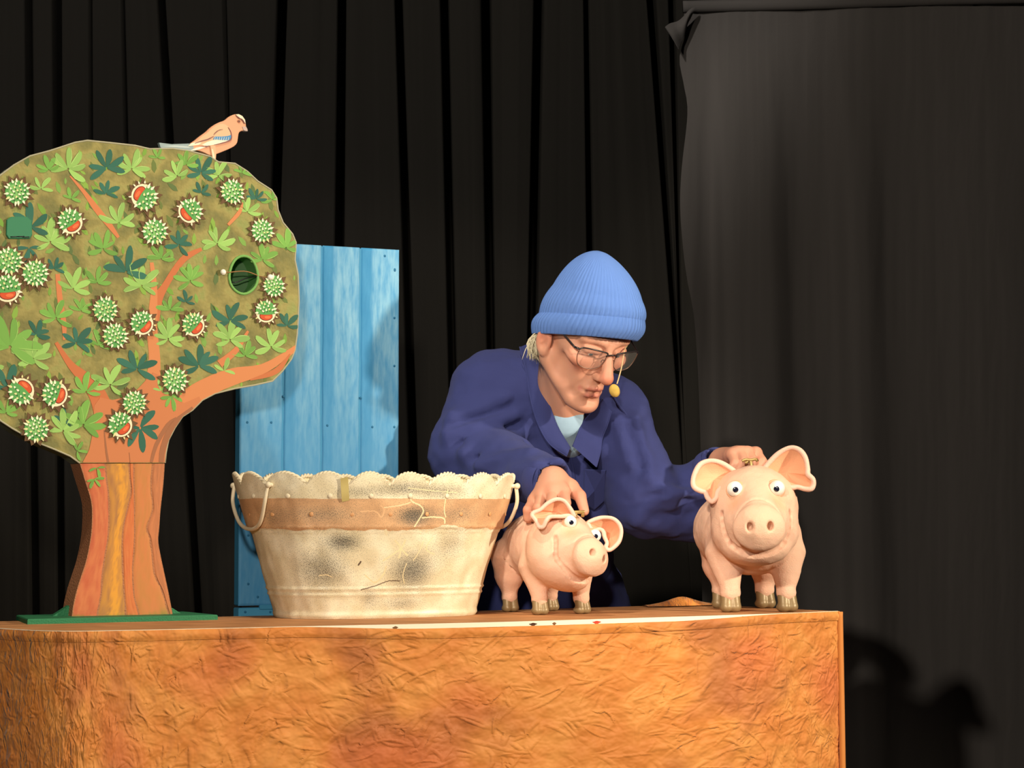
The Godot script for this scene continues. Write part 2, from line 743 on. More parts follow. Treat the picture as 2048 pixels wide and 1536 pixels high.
func curtains() -> void:
	# the pleated curtain across the back: broad folds with deep narrow gaps between them
	var depth := 6.3
	var k := depth / FOCAL
	var narrow := 0.72
	var gaps := [-830, -720, -610, -520, -400, -310, -215, -140, -60, 42, 100, 168, 236, 318, 442, 553, 677, 797, 889, 973, 1076, 1177, 1316, 1352, 1450, 1560, 1650, 1770, 1880, 1970, 2090, 2190, 2300, 2410, 2520, 2640]
	var lean := [0, 0, 0, 0, 0, 0, 0, 0, 0, 14, 10, 8, 20, 42, 20, -16, -4, 22, 14, 10, -14, 8, 46, 10, 0, 0, 0, 0, 0, 0, 0, 0, 0, 0, 0, 0]
	var width := [7, 7, 7, 7, 7, 7, 7, 7, 7, 8, 9, 3, 3, 8, 4, 10, 9, 8, 9, 10, 10, 6, 9, 6, 7, 7, 7, 7, 7, 7, 7, 7, 7, 7, 7, 7]
	var ripple := noise(FastNoiseLite.TYPE_SIMPLEX_SMOOTH, 1.0, 2, 11)
	var x0 := (-800.0 - 1024.0) * k
	var x1 := (2600.0 - 1024.0) * k
	var profile := func(u: float, v: float) -> Vector3:
		var y := lerpf(0.02, 3.9, v)
		var px := lerpf(-800.0, 2600.0, u)
		var py := 1016.0 - (y - 1.1) / k
		var lean_here := 0.0
		for i in gaps.size() - 1:
			if px >= gaps[i] and px < gaps[i + 1]:
				lean_here = lerpf(lean[i], lean[i + 1], (px - gaps[i]) / (gaps[i + 1] - gaps[i]))
		var x := (px + lean_here * clampf((py - 100.0) / 600.0, -0.4, 2.0) - 1024.0) * k
		var near_gap := 1e9
		var w := 8.0
		var side := 0.0
		var span := 100.0
		for i in gaps.size() - 1:
			var g0: float = gaps[i]
			if absf(px - g0) < near_gap:
				near_gap = absf(px - g0)
				w = width[i]
				side = signf(px - g0)
		var e := exp(-pow(near_gap / (w * narrow), 4.0))
		var belly := 1.0 - exp(-near_gap / 38.0)
		var z := 0.012 * belly - 0.2 * e
		z += 0.012 * ripple.get_noise_2d(px * 0.012, y * 0.2) + 0.0014 * ripple.get_noise_2d(px * 0.05, y * 0.4 + 9.0)
		return Vector3(x, y, -depth + z - 0.04)
	var st := start()
	surface(st, 1500, 22, profile)
	var c := thing("stage_curtain", "black pleated curtain hanging in deep folds across the back of the stage", "curtain", frame_at(Vector3(0, 0, 0)))
	part("cloth", done(st), M.black_cloth, c)
	st = start()
	tube(st, [Vector3(x0, 3.94, -depth), Vector3(x1, 3.94, -depth)], 0.025, 12)
	part("rail", done(st), M.black_metal, c)
	# the smoother cloth hung in front of it at the right
	depth = 5.5
	k = depth / FOCAL
	var folds := [[1398, 26, -0.02], [1440, 14, 0.024], [1570, 26, -0.03], [1688, 16, 0.026], [1762, 26, -0.022], [1920, 60, 0.012], [2080, 60, -0.012], [2240, 60, 0.014]]
	var edge := curve([Vector2(1366, -40), Vector2(1372, 20), Vector2(1374, 60), Vector2(1362, 110), Vector2(1370, 160), Vector2(1378, 220), Vector2(1366, 330), Vector2(1362, 410), Vector2(1368, 500), Vector2(1376, 560), Vector2(1392, 660), Vector2(1402, 900), Vector2(1404, 1300), Vector2(1408, 2400)], 120)
	var top := at(1500, 12, depth).y
	var hang := func(u: float, v: float) -> Vector3:
		var y := lerpf(0.03, top, v)
		var py := 1016.0 - (y - 1.1) / k
		var left := 1366.0
		for i in edge.size() - 1:
			if edge[i].y <= py and edge[i + 1].y > py:
				left = lerpf(edge[i].x, edge[i + 1].x, (py - edge[i].y) / (edge[i + 1].y - edge[i].y))
		var px := lerpf(left, 2500.0, pow(u, 1.15))
		var z := 0.0
		var full := 0.12 + 0.88 * smoothstep(60.0, 480.0, py)
		for f in folds:
			z += f[2] * full * tanh((px - f[0] - 0.012 * (py - 400.0)) / f[1])
		z += 0.0022 * ripple.get_noise_2d(px * 0.022, py * 0.002) + 0.0008 * ripple.get_noise_2d(px * 0.3, py * 0.02) * clampf((px - 1750.0) / 200.0, 0.0, 1.0)
		return Vector3((px - 1024.0) * k, y, -depth + z)
	st = start()
	surface(st, 260, 110, hang)
	c = thing("side_cloth", "plain charcoal cloth with soft vertical folds hung at the right", "curtain")
	part("cloth", done(st), M.side_cloth, c)
	# its turned-over top corner, and the hem over the bar
	st = start()
	var fa := at(1392, 14, depth - 0.03)
	var fb := at(1330, 56, depth - 0.05)
	var fc := at(1357, 100, depth - 0.05)
	var fd := at(1380, 40, depth - 0.02)
	surface(st, 12, 12, func(u: float, v: float) -> Vector3:
		var p := fa.lerp(fd, u).lerp(fb.lerp(fc, u), v)
		return p + Vector3(0, 0.004 * sin(v * 9.0), 0.012 * sin(u * PI) + 0.006 * sin(v * 7.0)))
	surface(st, 12, 12, func(u: float, v: float) -> Vector3:
		var p := fa.lerp(fd, 1.0 - u).lerp(fb.lerp(fc, 1.0 - u), v)
		return p + Vector3(0, 0.004 * sin(v * 9.0), 0.004 * sin((1.0 - u) * PI) - 0.004 + 0.006 * sin(v * 7.0)))
	part("folded_corner", done(st), M.side_cloth, c)
	st = start()
	tube(st, curve([at(1366, 14, depth), at(1600, 8, depth), at(1900, -2, depth), at(2500, -14, depth)], 40), 0.016, 12)
	part("hem", done(st), M.side_cloth, c)


# ---------------------------------------------------------------- the draped table
func crease_map(w: int, h: int, count: int) -> ImageTexture:
	var f := PackedFloat32Array()
	f.resize(w * h)
	var rng := RandomNumberGenerator.new()
	rng.seed = 21
	var clump := noise(FastNoiseLite.TYPE_SIMPLEX_SMOOTH, 0.004, 2, 31)
	for n in count:
		var x := rng.randf() * w
		var y := rng.randf() * h
		var dir := clump.get_noise_2d(x * 1.3, y * 1.3) * 6.0 + rng.randfn(0.0, 0.6)
		var len := rng.randf_range(12, 60) * (1.0 if n % 12 else 2.2)
		var amp := rng.randf_range(0.25, 1.0) * (1.0 if rng.randf() < 0.72 else -0.6)
		var bend := rng.randfn(0.0, 0.016)
		var rad := rng.randf_range(1.3, 2.7)
		var steps := int(len)
		for s in steps:
			var fade := sin(PI * (s + 0.5) / steps)
			var r := int(ceil(rad * 1.8))
			for dy in range(-r, r + 1):
				var yy := int(y) + dy
				if yy < 0 or yy >= h:
					continue
				for dx in range(-r, r + 1):
					var e := (dx * dx + dy * dy) / (rad * rad)
					if e > 3.0:
						continue
					var at0 := yy * w + posmod(int(x) + dx, w)
					var v := amp * fade * (1.0 - e / 3.0)
					if absf(v) > absf(f[at0]):
						f[at0] = v
			x += cos(dir)
			y += sin(dir)
			dir += bend
	var soft := noise(FastNoiseLite.TYPE_SIMPLEX_SMOOTH, 0.03, 3, 41)
	for j in h:
		for i in w:
			f[j * w + i] = 0.45 + 0.3 * f[j * w + i] + 0.28 * soft.get_noise_2d(i, j)
	var im := Image.create_from_data(w, h, false, Image.FORMAT_RF, f.to_byte_array())
	return ImageTexture.create_from_image(im)


func dye_map(w: int, h: int) -> ImageTexture:
	var im := Image.create(w, h, false, Image.FORMAT_RGB8)
	var a := noise(FastNoiseLite.TYPE_SIMPLEX_SMOOTH, 0.011, 4, 3)
	var b := noise(FastNoiseLite.TYPE_SIMPLEX_SMOOTH, 0.03, 4, 4)
	var c := noise(FastNoiseLite.TYPE_SIMPLEX_SMOOTH, 0.008, 2, 9)
	var amber := rgb8(198, 120, 50)
	var gold := rgb8(208, 136, 64)
	var brown := rgb8(154, 88, 44)
	var red := rgb8(188, 96, 48)
	for j in h:
		for i in w:
			var col := amber.lerp(gold, clampf(0.5 + 1.3 * b.get_noise_2d(i, j), 0, 1))
			col = col.lerp(brown, clampf(-0.12 + 1.5 * a.get_noise_2d(i, j * 0.8), 0, 0.7))
			col = col.lerp(red, clampf(-0.25 + 1.4 * c.get_noise_2d(i + 300, j), 0, 0.7))
			im.set_pixel(i, j, col)
	return ImageTexture.create_from_image(im)


func outline_of_table() -> Array:
	# from the right front corner along the front edge, round the left corner
	var out := []
	for p in [[1675, 1222.5], [1596, 1226.0], [1470, 1230.5], [1260, 1237.0], [1050, 1243.3], [840, 1248.5], [630, 1252.8], [420, 1257.5], [260, 1261.0], [170, 1262.6], [120, 1262.6], [70, 1261.4], [20, 1258.5], [-60, 1254.0], [-160, 1250.0]]:
		out.append(on_level(p[0], p[1], TOP))
	return out


func table() -> void:
	var front := curve(outline_of_table(), 140)
	var back := curve([on_level(1392, 1208.5, TOP), on_level(1200, 1214.5, TOP), on_level(960, 1221.5, TOP), on_level(700, 1227.5, TOP), on_level(450, 1233.0, TOP), on_level(200, 1238.5, TOP), on_level(0, 1242.5, TOP), on_level(-160, 1244.5, TOP)], 140)
	var o := thing("puppet_table", "long table draped in crinkled orange cloth, its top brown with a white front edge", "table")
	var cloth := plain(Color.WHITE, 0.62, 0.4)
	cloth.albedo_texture = dye_map(768, 384)
	cloth.heightmap_enabled = true
	cloth.heightmap_texture = crease_map(2048, 1024, 7600)
	cloth.heightmap_scale = 0.62
	cloth.rim_enabled = true
	cloth.rim = 0.25
	cloth.rim_tint = 0.7
	cloth.uv1_scale = Vector3(0.5, 1.0, 1)
	# the board
	var wood := plain(rgb8(214, 156, 106), 0.7, 0.3)
	var grain := noise(FastNoiseLite.TYPE_SIMPLEX_SMOOTH, 0.02, 4, 8)
	wood.albedo_texture = noise_map(grain, 512, 0.0, ramp([rgb8(190, 180, 170), rgb8(255, 255, 255)], [0.25, 0.8]))
	wood.uv1_triplanar = true
	wood.uv1_scale = Vector3(0.8, 3.0, 9.0)
	var st := start()
	smooth(st, false)
	var n := front.size()
	for i in n - 1:
		quad(st, front[i + 1], front[i], back[i], back[i + 1])
		var dn := Vector3(0, -0.03, 0)
		quad(st, back[i + 1] + dn, back[i] + dn, front[i] + dn, front[i + 1] + dn)
		quad(st, front[i + 1] + dn, front[i] + dn, front[i], front[i + 1])
		quad(st, back[i] + dn, back[i + 1] + dn, back[i + 1], back[i])
	quad(st, front[0] + Vector3(0, -0.03, 0), back[0] + Vector3(0, -0.03, 0), back[0], front[0])
	quad(st, back[n - 1] + Vector3(0, -0.03, 0), front[n - 1] + Vector3(0, -0.03, 0), front[n - 1], back[n - 1])
	part("table_top", done(st), wood, o, "flat brown table top")
	# the cloth that hangs down the front, and its hem band
	var along := PackedFloat32Array([0.0])
	for i in range(1, n):
		along.append(along[i - 1] + front[i].distance_to(front[i - 1]))
	var total := along[n - 1]
	var wave := noise(FastNoiseLite.TYPE_SIMPLEX_SMOOTH, 1.0, 3, 17)
	var out_of := func(i: int) -> Vector3:
		var t: Vector3 = (front[maxi(i - 1, 0)] - front[mini(i + 1, n - 1)]).normalized()
		return Vector3(-t.z, 0, t.x).normalized()
	var bare := func(p: Vector3) -> float:       # how far below the board's top the cloth begins
		var px := (p.x / -p.z) * FOCAL + 1024.0
		return 0.0008 + 0.0075 * smoothstep(560.0, 860.0, px) * (1.0 - smoothstep(1330.0, 1580.0, px))
	var hung := func(u: float, v: float, off: float) -> Vector3:
		var x := u * (n - 1)
		var i := mini(int(x), n - 2)
		var p: Vector3 = front[i].lerp(front[i + 1], x - i)
		p.y -= bare.call(p)
		var s := lerpf(along[i], along[i + 1], x - i)
		var drop := v
		var w := wave.get_noise_2d(s * 9.0, drop * 3.0) * 0.006 * minf(drop * 6.0, 1.0) + wave.get_noise_2d(s * 30.0, drop * 24.0) * 0.0022
		return p + out_of.call(i) * (0.004 + off + w + 0.008 * drop) + Vector3(0, -drop, 0)
	st = start()
	surface(st, 420, 150, func(u: float, v: float) -> Vector3: return hung.call(1.0 - u, (1.0 - v) * 0.885 + 0.004, 0.0))
	var d := part("cloth_drape", fit_uv(done(st), Vector2(total, 0.885)), cloth, o, "crinkled orange and brown cloth hanging to the floor")
	st = start()
	surface(st, 300, 6, func(u: float, v: float) -> Vector3:
		var drop := (1.0 - v) * 0.0175
		return hung.call(1.0 - u, drop, 0.0016 + 0.0022 * sin(v * PI)) + Vector3(0, 0.001, 0))
	part("hem_band", fit_uv(done(st), Vector2(total, 0.0175)), cloth, o, "stitched orange band along the top of the cloth")
	# the side edge at the right
	st = start()
	tube(st, curve([hung.call(0.0, 0.0, 0.002), hung.call(0.0, 0.2, 0.004), hung.call(0.001, 0.45, 0.002), hung.call(0.0, 0.885, 0.003)], 40), 0.006, 8)
	part("side_seam", done(st), cloth, o)
	# right flank of the cloth, turned away
	st = start()
	surface(st, 30, 30, func(u: float, v: float) -> Vector3: return front[0].lerp(back[0], u) + Vector3(0.003 * sin(u * 9.0), -(1.0 - v) * 0.885 - 0.002, 0))
	part("side_drape", fit_uv(done(st), Vector2(0.4, 0.885)), cloth, o)
	# the white front edge of the board, bare where the cloth hangs lower
	var white := plain(rgb8(238, 226, 200), 0.6, 0.3)
	st = start()
	smooth(st, false)
	for i in n - 1:
		var pa: Vector3 = front[i] + out_of.call(i) * 0.0015 + Vector3(0, 0.0006, 0)
		var pb: Vector3 = front[i + 1] + out_of.call(i + 1) * 0.0015 + Vector3(0, 0.0006, 0)
		var low := Vector3(0, -0.026, 0)
		quad(st, pb + low, pa + low, pa, pb)
		quad(st, pb, pa, front[i] + Vector3(0, 0.0006, 0) - out_of.call(i) * 0.004, front[i + 1] + Vector3(0, 0.0006, 0) - out_of.call(i + 1) * 0.004)
	part("board_edge", done(st), white, o, "off-white front edge of the table board")
	for mark in [[1062, 1246.5, 16, lin(70, 40, 25)], [1103, 1245.0, 8, lin(120, 80, 50)], [1200, 1242.5, 18, lin(190, 60, 40)], [800, 1252.5, 10, lin(110, 80, 50)], [1486, 1232.5, 12, lin(150, 110, 70)]]:
		st = start()
		st.set_color(mark[3])
		var best := 0
		for i in n:
			if absf(front[i].x / -front[i].z * FOCAL + 1024.0 - mark[0]) < absf(front[best].x / -front[best].z * FOCAL + 1024.0 - mark[0]):
				best = i
		var blot := PackedVector2Array()
		for k in 14:
			var a := TAU * k / 14
			blot.append(Vector2(cos(a) * mark[2] * 0.00045 * (1.0 + 0.3 * sin(a * 3.0)), sin(a) * 0.0024 * (1.0 + 0.25 * cos(a * 4.0))))
		slab(st, blot, 0.0, 0.0007)
		part("paint_mark", done(st), M.paint, o, "", Transform3D(Basis(Vector3.UP, YAW), front[best] + out_of.call(best) * 0.0015 + Vector3(0, -0.005, 0)))
	# the rumpled cloth at the back right corner
	st = start()
	var ra := on_level(1290, 1214.0, TOP)
	var rb := on_level(1436, 1211.0, TOP)
	surface(st, 60, 14, func(u: float, v: float) -> Vector3:
		var p := ra.lerp(rb, u)
		var hump := 0.006 * sin(u * PI) + 0.010 * exp(-pow((u - 0.5) / 0.2, 2.0))
		var away := Vector3(-0.2, 0, -0.9) * (v - 0.5) * 0.05
		return p + away + Vector3(0, 0.002 + (hump + 0.0015) * sin(v * PI), 0))
	part("rumpled_hem", fit_uv(done(st), Vector2(0.5, 0.06)), cloth, o, "raised orange fold at the back corner of the table")


func fit_uv(m: ArrayMesh, size: Vector2) -> ArrayMesh:
	var a := m.surface_get_arrays(0)
	var uv: PackedVector2Array = a[Mesh.ARRAY_TEX_UV]
	for i in uv.size():
		uv[i] = Vector2(uv[i].x * size.x, (1.0 - uv[i].y) * size.y)
	a[Mesh.ARRAY_TEX_UV] = uv
	var out := ArrayMesh.new()
	out.add_surface_from_arrays(Mesh.PRIMITIVE_TRIANGLES, a)
	return out


# ---------------------------------------------------------------- the painted wooden tree
var board: Transform3D      # frame of the tree's front face

func onb(px: float, py: float) -> Vector2:
	return on_plane(px, py, board)


func traced(pts: Array, frame_of: Callable, soften := 0) -> PackedVector2Array:
	var out := PackedVector2Array()
	for p in pts:
		out.append(frame_of.call(p[0], p[1]))
	return rounded(out, soften) if soften else out


func patch(st: SurfaceTool, outline: PackedVector2Array, z0: float, z1: float, col: Color) -> void:
	st.set_color(col)
	slab(st, outline, z0, z1, 0.0, false)


func patch_in(st: SurfaceTool, outline: PackedVector2Array, z0: float, z1: float, col: Color, within: PackedVector2Array) -> void:   # paint that ends at the board's edge
	if within.is_empty():
		return patch(st, outline, z0, z1, col)
	for piece in Geometry2D.intersect_polygons(outline, within):
		patch(st, piece, z0, z1, col)


func ribbon(pts: Array, widths: Array, n := 14) -> PackedVector2Array:   # outline of a stroke of changing width
	var c := curve(pts, n)
	var w := curve(widths, n)
	var a := PackedVector2Array()
	var b := PackedVector2Array()
	for i in n:
		var t: Vector2 = (c[mini(i + 1, n - 1)] - c[maxi(i - 1, 0)]).normalized()
		var o: Vector2 = Vector2(-t.y, t.x) * w[i] * 0.5
		a.append(c[i] + o)
		b.append(c[i] - o)
	b.reverse()
	a.append_array(b)
	return a


func leaf_mesh(size: float, turn: float, fingers: int, tone: Color, shine: Color, seed_: int, spread: float, within: PackedVector2Array) -> ArrayMesh:
	var rng := RandomNumberGenerator.new()
	rng.seed = seed_
	var st := start()
	for k in fingers:
		var a := turn + (float(k) / maxf(fingers - 1, 1) - 0.5) * spread + rng.randfn(0, 0.08)
		var l := size * rng.randf_range(0.75, 1.05) * (1.0 - 0.3 * absf(float(k) / maxf(fingers - 1, 1) - 0.5))
		var w := l * rng.randf_range(0.24, 0.31)
		var dir := Vector2(sin(a), cos(a))
		var nor := Vector2(dir.y, -dir.x)
		var bend := rng.randf_range(-0.08, 0.08) * l
		var o := PackedVector2Array()
		var left := [[0.05, 0.14], [0.28, 0.4], [0.52, 0.56], [0.76, 0.52], [0.91, 0.33], [0.98, 0.14], [1.0, 0.0]]
		for q in left:
			o.append(dir * l * q[0] + nor * (w * q[1] + bend * sin(q[0] * PI)))
		for j in range(left.size() - 2, -1, -1):
			var q = left[j]
			o.append(dir * l * q[0] + nor * (-w * q[1] + bend * sin(q[0] * PI)))
		var t := rng.randf_range(0.82, 1.14)
		var z := 0.0003 + 0.0001 * k
		patch_in(st, o, 0.0, z, Color(tone.r * t, tone.g * t, tone.b * t), within)
		# a paler stroke along one edge of the leaflet
		if shine.a > 0.0 and rng.randf() < 0.75:
			var s := 1.0 if rng.randf() < 0.5 else -1.0
			var e := []
			for q in [0.25, 0.45, 0.65, 0.85, 0.97]:
				e.append(dir * l * q + nor * (s * w * (0.5 * sin(q * 2.5)) * 0.92 + bend * sin(q * PI)))
			patch_in(st, ribbon(e, [0.0005, w * 0.1, w * 0.1, w * 0.08, 0.0004], 8), 0.0, z + 0.0002, shine, within)
	return done(st, false)


func chestnut_mesh(r: float, open: float, gape: float, seed_: int) -> ArrayMesh:
	# a spiky green husk; with gape > 0 it has split towards the direction open (0 up, clockwise) and shows the nut
	var rng := RandomNumberGenerator.new()
	rng.seed = seed_
	var st := start()
	var dark := lin(104, 78, 52)
	var star := PackedVector2Array()
	var n := 13
	for k in n * 2:
		var a := TAU * (k + rng.randf_range(-0.2, 0.2)) / (n * 2)
		var rr := r * (rng.randf_range(1.36, 1.6) if k % 2 == 0 else rng.randf_range(1.04, 1.12))
		star.append(Vector2(sin(a), cos(a)) * rr)
	patch(st, star, 0.0, 0.0016, dark)
	var disc := func(c: Vector2, ra: float, rb: float, turn: float) -> PackedVector2Array:
		var o := PackedVector2Array()
		for k in 22:
			var a := TAU * k / 22
			o.append(c + Vector2(cos(a) * ra, sin(a) * rb).rotated(turn))
		return o
	var dir := Vector2(sin(open), cos(open))
	var cream := lin(240, 228, 190)
	var green := lin(92, 160, 86)
	var pale := lin(126, 184, 106)
	if gape > 0.0:
		patch(st, disc.call(Vector2.ZERO, r * 0.98, r * 0.98, 0.0), 0.0, 0.002, cream)
		patch(st, disc.call(dir * r * 0.4, r * 0.64, r * 0.42, -open), 0.0, 0.0024, lin(110, 52, 32))
		patch(st, disc.call(dir * r * 0.4, r * 0.58, r * 0.36, -open), 0.0, 0.0027, lin(206, 84, 48))
		patch(st, disc.call(dir * r * 0.5 - Vector2(dir.y, -dir.x) * r * 0.12, r * 0.3, r * 0.13, -open), 0.0, 0.003, lin(226, 116, 70))
		# the husk: what is left of the disc on the other side
		var cap := PackedVector2Array()
		for k in 17:
			var a := open + PI * 0.5 - 0.16 + (PI + 0.32) * k / 16
			cap.append(Vector2(sin(a), cos(a)) * r)
		for k in range(1, 8):
			var t := float(k) / 8
			var p: Vector2 = cap[16].lerp(cap[0], t)
			cap.append(p + dir * r * 0.12 * sin(PI * t))
		patch(st, cap, 0.0, 0.0033, green)
	else:
		patch(st, disc.call(Vector2.ZERO, r, r, 0.0), 0.0, 0.0026, green)
		patch(st, disc.call(Vector2(-0.12, 0.1) * r, r * 0.6, r * 0.6, 0.0), 0.0, 0.003, pale)
	var spine := func(c: Vector2, d: Vector2, l: float, w: float) -> void:
		var q := Vector2(d.y, -d.x)
		var tone := lin(246, 242, 206) if rng.randf() < 0.75 else lin(226, 222, 158)
		patch(st, PackedVector2Array([c - d * l * 0.3 - q * w * 0.3, c - q * w * 0.55, c + d * l * 0.4 - q * w * 0.3, c + d * l * 0.7, c + d * l * 0.4 + q * w * 0.3, c + q * w * 0.55, c - d * l * 0.3 + q * w * 0.3]), 0.0, 0.0042, tone)
	var count := 15
	for k in count:
		var a := TAU * (k + rng.randf_range(-0.25, 0.25)) / count
		var d := Vector2(sin(a), cos(a))
		if gape > 0.0 and d.dot(dir) > 0.35:
			if rng.randf() < 0.6:
				spine.call(d * r * 1.08, d, r * 0.24, r * 0.12)
			continue
		spine.call(d * r * rng.randf_range(0.84, 0.95), d, r * rng.randf_range(0.32, 0.46), r * 0.18)
	for k in 15:
		var a := k * 2.4
		var d := Vector2(sin(a), cos(a))
		var c := d * r * 0.72 * sqrt((k + 0.5) / 15.0)
		if gape > 0.0 and c.dot(dir) > 0.1 * r:
			continue
		spine.call(c, (d + Vector2(0, 0.5)).normalized(), r * rng.randf_range(0.18, 0.28), r * 0.15)
		var dot := c + Vector2(0.1, -0.12) * r
		patch(st, disc.call(dot, r * 0.035, r * 0.06, 0.0), 0.0, 0.0038, lin(30, 74, 40))
	return done(st, false)


func tree() -> void:
	board = frame_at(on_level(268, 1240, TOP), YAW)
	var o := thing("painted_tree", "painted wooden chestnut tree with spiky fruit and an orange trunk, on a green foot", "stage prop", board)
	var thick := 0.062
	var crown_px := [[160, 926], [140, 912], [110, 899], [80, 887], [50, 871], [25, 857], [2, 842], [-30, 808], [-70, 740], [-95, 650], [-105, 560], [-95, 470], [-62, 405], [-30, 372], [0, 351], [28, 330], [60, 312], [98, 302], [120, 295], [150, 285], [175, 281], [215, 285], [270, 291], [300, 298], [345, 297], [380, 302], [420, 313], [437, 324], [470, 327], [495, 343], [515, 362], [543, 380], [553, 396], [556, 420], [566, 445], [585, 468], [592, 485], [590, 520], [596, 550], [598, 600], [596, 640], [594, 670], [590, 700], [583, 718], [565, 742], [545, 762], [510, 770], [470, 777], [430, 787], [405, 800], [385, 820], [365, 833], [350, 855], [337, 880], [332, 905], [330, 926]]
	var crown := traced(crown_px, onb)
	# ---- the crown: a box with an eye-shaped hole
	var hole := PackedVector2Array()
	for k in 28:
		var a := TAU * k / 28
		hole.append(onb(487 + 28.5 * cos(a) * (1.0 + 0.04 * sin(3 * a)), 550 + 38 * sin(a)))
	var st := start()
	smooth(st, false)
	var mid := onb(487, 550).x
	for side in [PackedVector2Array([Vector2(mid, -1), Vector2(mid, 2), Vector2(-2, 2), Vector2(-2, -1)]), PackedVector2Array([Vector2(mid, -1), Vector2(2, -1), Vector2(2, 2), Vector2(mid, 2)])]:
		for piece in Geometry2D.intersect_polygons(crown, side):
			for bit in Geometry2D.clip_polygons(piece, hole):
				var ids := Geometry2D.triangulate_polygon(bit)
				for i in ids.size() / 3:
					var a: Vector2 = bit[ids[3 * i]]
					var b: Vector2 = bit[ids[3 * i + 1]]
					var c: Vector2 = bit[ids[3 * i + 2]]
					if (b - a).cross(c - a) < 0:
						var t := b
						b = c
						c = t
					tri(st, Vector3(a.x, a.y, 0), Vector3(b.x, b.y, 0), Vector3(c.x, c.y, 0))
	var olive := plain(Color.WHITE, 0.6, 0.35)
	olive.albedo_texture = noise_map(noise(FastNoiseLite.TYPE_SIMPLEX_SMOOTH, 0.012, 4, 12), 512, 0.0, ramp([rgb8(118, 116, 68), rgb8(140, 132, 76), rgb8(156, 146, 86), rgb8(142, 148, 84)], [0.2, 0.45, 0.62, 0.85]))
	olive.uv1_triplanar = true
	olive.uv1_scale = Vector3.ONE * 2.4
	relief(olive, M.felt, 0.08, 2.4)
	part("crown", done(st, false), olive, o, "olive green front of the crown")
	st = start()
	slab(st, crown, -thick, -0.0005)
	var edge_mat := relief(plain(rgb8(116, 130, 118), 0.75), M.felt, 0.1, 6.0)
	# the closed sides and back (its front skin lies behind the olive face, and is cut by the hole)
	st = start()
	smooth(st, false)
	var cc := ccw(crown)
	for i in cc.size():
		var j := (i + 1) % cc.size()
		quad(st, Vector3(cc[i].x, cc[i].y, -thick), Vector3(cc[j].x, cc[j].y, -thick), Vector3(cc[j].x, cc[j].y, 0), Vector3(cc[i].x, cc[i].y, 0))
	var ids := Geometry2D.triangulate_polygon(cc)
	for i in ids.size() / 3:
		var a := cc[ids[3 * i]]
		var b := cc[ids[3 * i + 1]]
		var c := cc[ids[3 * i + 2]]
		if (b - a).cross(c - a) > 0:
			var t := b
			b = c
			c = t
		tri(st, Vector3(a.x, a.y, -thick), Vector3(b.x, b.y, -thick), Vector3(c.x, c.y, -thick))
	part("crown_side", done(st, false), edge_mat, o, "grey green side of the crown board")
	# worn rim of the front
	st = start()
	st.set_color(lin(172, 168, 140))
	var rim := []
	for p in cc:
		rim.append(Vector3(p.x, p.y, -0.0005))
	tube(st, rim, 0.0017, 6)
	part("crown_rim", done(st), M.paint, o, "worn pale edge of the crown")
	# hole: pale rim, tunnel, and the dark green well behind it
	st = start()
	st.set_color(lin(120, 172, 92))
	var ring := []
	for p in ccw(hole):
		ring.append(Vector3(p.x, p.y, 0.0005))
	tube(st, ring, 0.0026, 8, true)
	part("hole_rim", done(st), M.paint, o, "pale green rim of the hole")
	st = start()
	smooth(st, false)
	var hc := ccw(hole)
	var centre := onb(487, 550)
	for i in hc.size():
		var j := (i + 1) % hc.size()
		var g0 := (hc[i] - centre) * 1.02 + centre
		var g1 := (hc[j] - centre) * 1.02 + centre
		st.set_color(lin(96, 148, 88))
		quad(st, Vector3(hc[j].x, hc[j].y, 0), Vector3(g1.x, g1.y, -0.052), Vector3(g0.x, g0.y, -0.052), Vector3(hc[i].x, hc[i].y, 0))
		st.set_color(lin(84, 120, 80))
		tri(st, Vector3(centre.x, centre.y, -0.052), Vector3(g0.x, g0.y, -0.052), Vector3(g1.x, g1.y, -0.052))
	part("hole_well", done(st, false), M.paint, o, "dark green hollow in the crown")
	# branches painted through the leaves, and the spreading top of the trunk
	var branch := [
		[[[140, 352], [168, 384], [193, 418], [217, 448], [237, 475]], [3, 8, 13, 12, 6]],
		[[[403, 498], [372, 514], [351, 538], [330, 572], [314, 600], [306, 640]], [7, 13, 13, 14, 22, 26]],
		[[[303, 525], [308, 570], [306, 620], [304, 660], [309, 720], [304, 780]], [8, 12, 18, 22, 24, 34]],
		[[[115, 548], [120, 600], [128, 650], [128, 680]], [9, 11, 10, 5]],
		[[[112, 685], [140, 728], [170, 758], [197, 794], [214, 850]], [7, 14, 26, 36, 44]],
		[[[600, 690], [530, 736], [470, 752], [424, 770], [378, 800], [340, 850]], [10, 20, 34, 38, 44, 46]],
		[[[439, 728], [472, 700], [496, 662]], [16, 12, 5]],
		[[[580, 708], [552, 742], [500, 760]], [3, 12, 3]],
		[[[456, 450], [478, 425], [485, 405]], [6, 8, 3]],
	]
	var bark_paint := [lin(204, 126, 80), lin(194, 114, 70), lin(208, 134, 86)]
	var n := 0
	for b in branch:
		var c := []
		for p in b[0]:
			c.append(onb(p[0], p[1]))
		var w := []
		for x in b[1]:
			w.append(x * 0.0009)
		st = start()
		patch_in(st, ribbon(c, w, 20), 0.0, 0.0005 + 0.00006 * n, bark_paint[n % 3], crown)
		part("branch", done(st, false), M.paint, o)
		n += 1
	st = start()
	patch(st, traced([[165, 925], [178, 900], [186, 862], [188, 812], [200, 795], [225, 800], [262, 792], [292, 760], [306, 745], [322, 752], [338, 790], [368, 806], [398, 793], [402, 801], [384, 820], [364, 833], [349, 855], [336, 880], [331, 905], [329, 925]], onb), 0.0, 0.0012, lin(198, 124, 80))
	part("trunk_top", done(st, false), M.paint, o, "orange spread of the trunk painted on the crown")
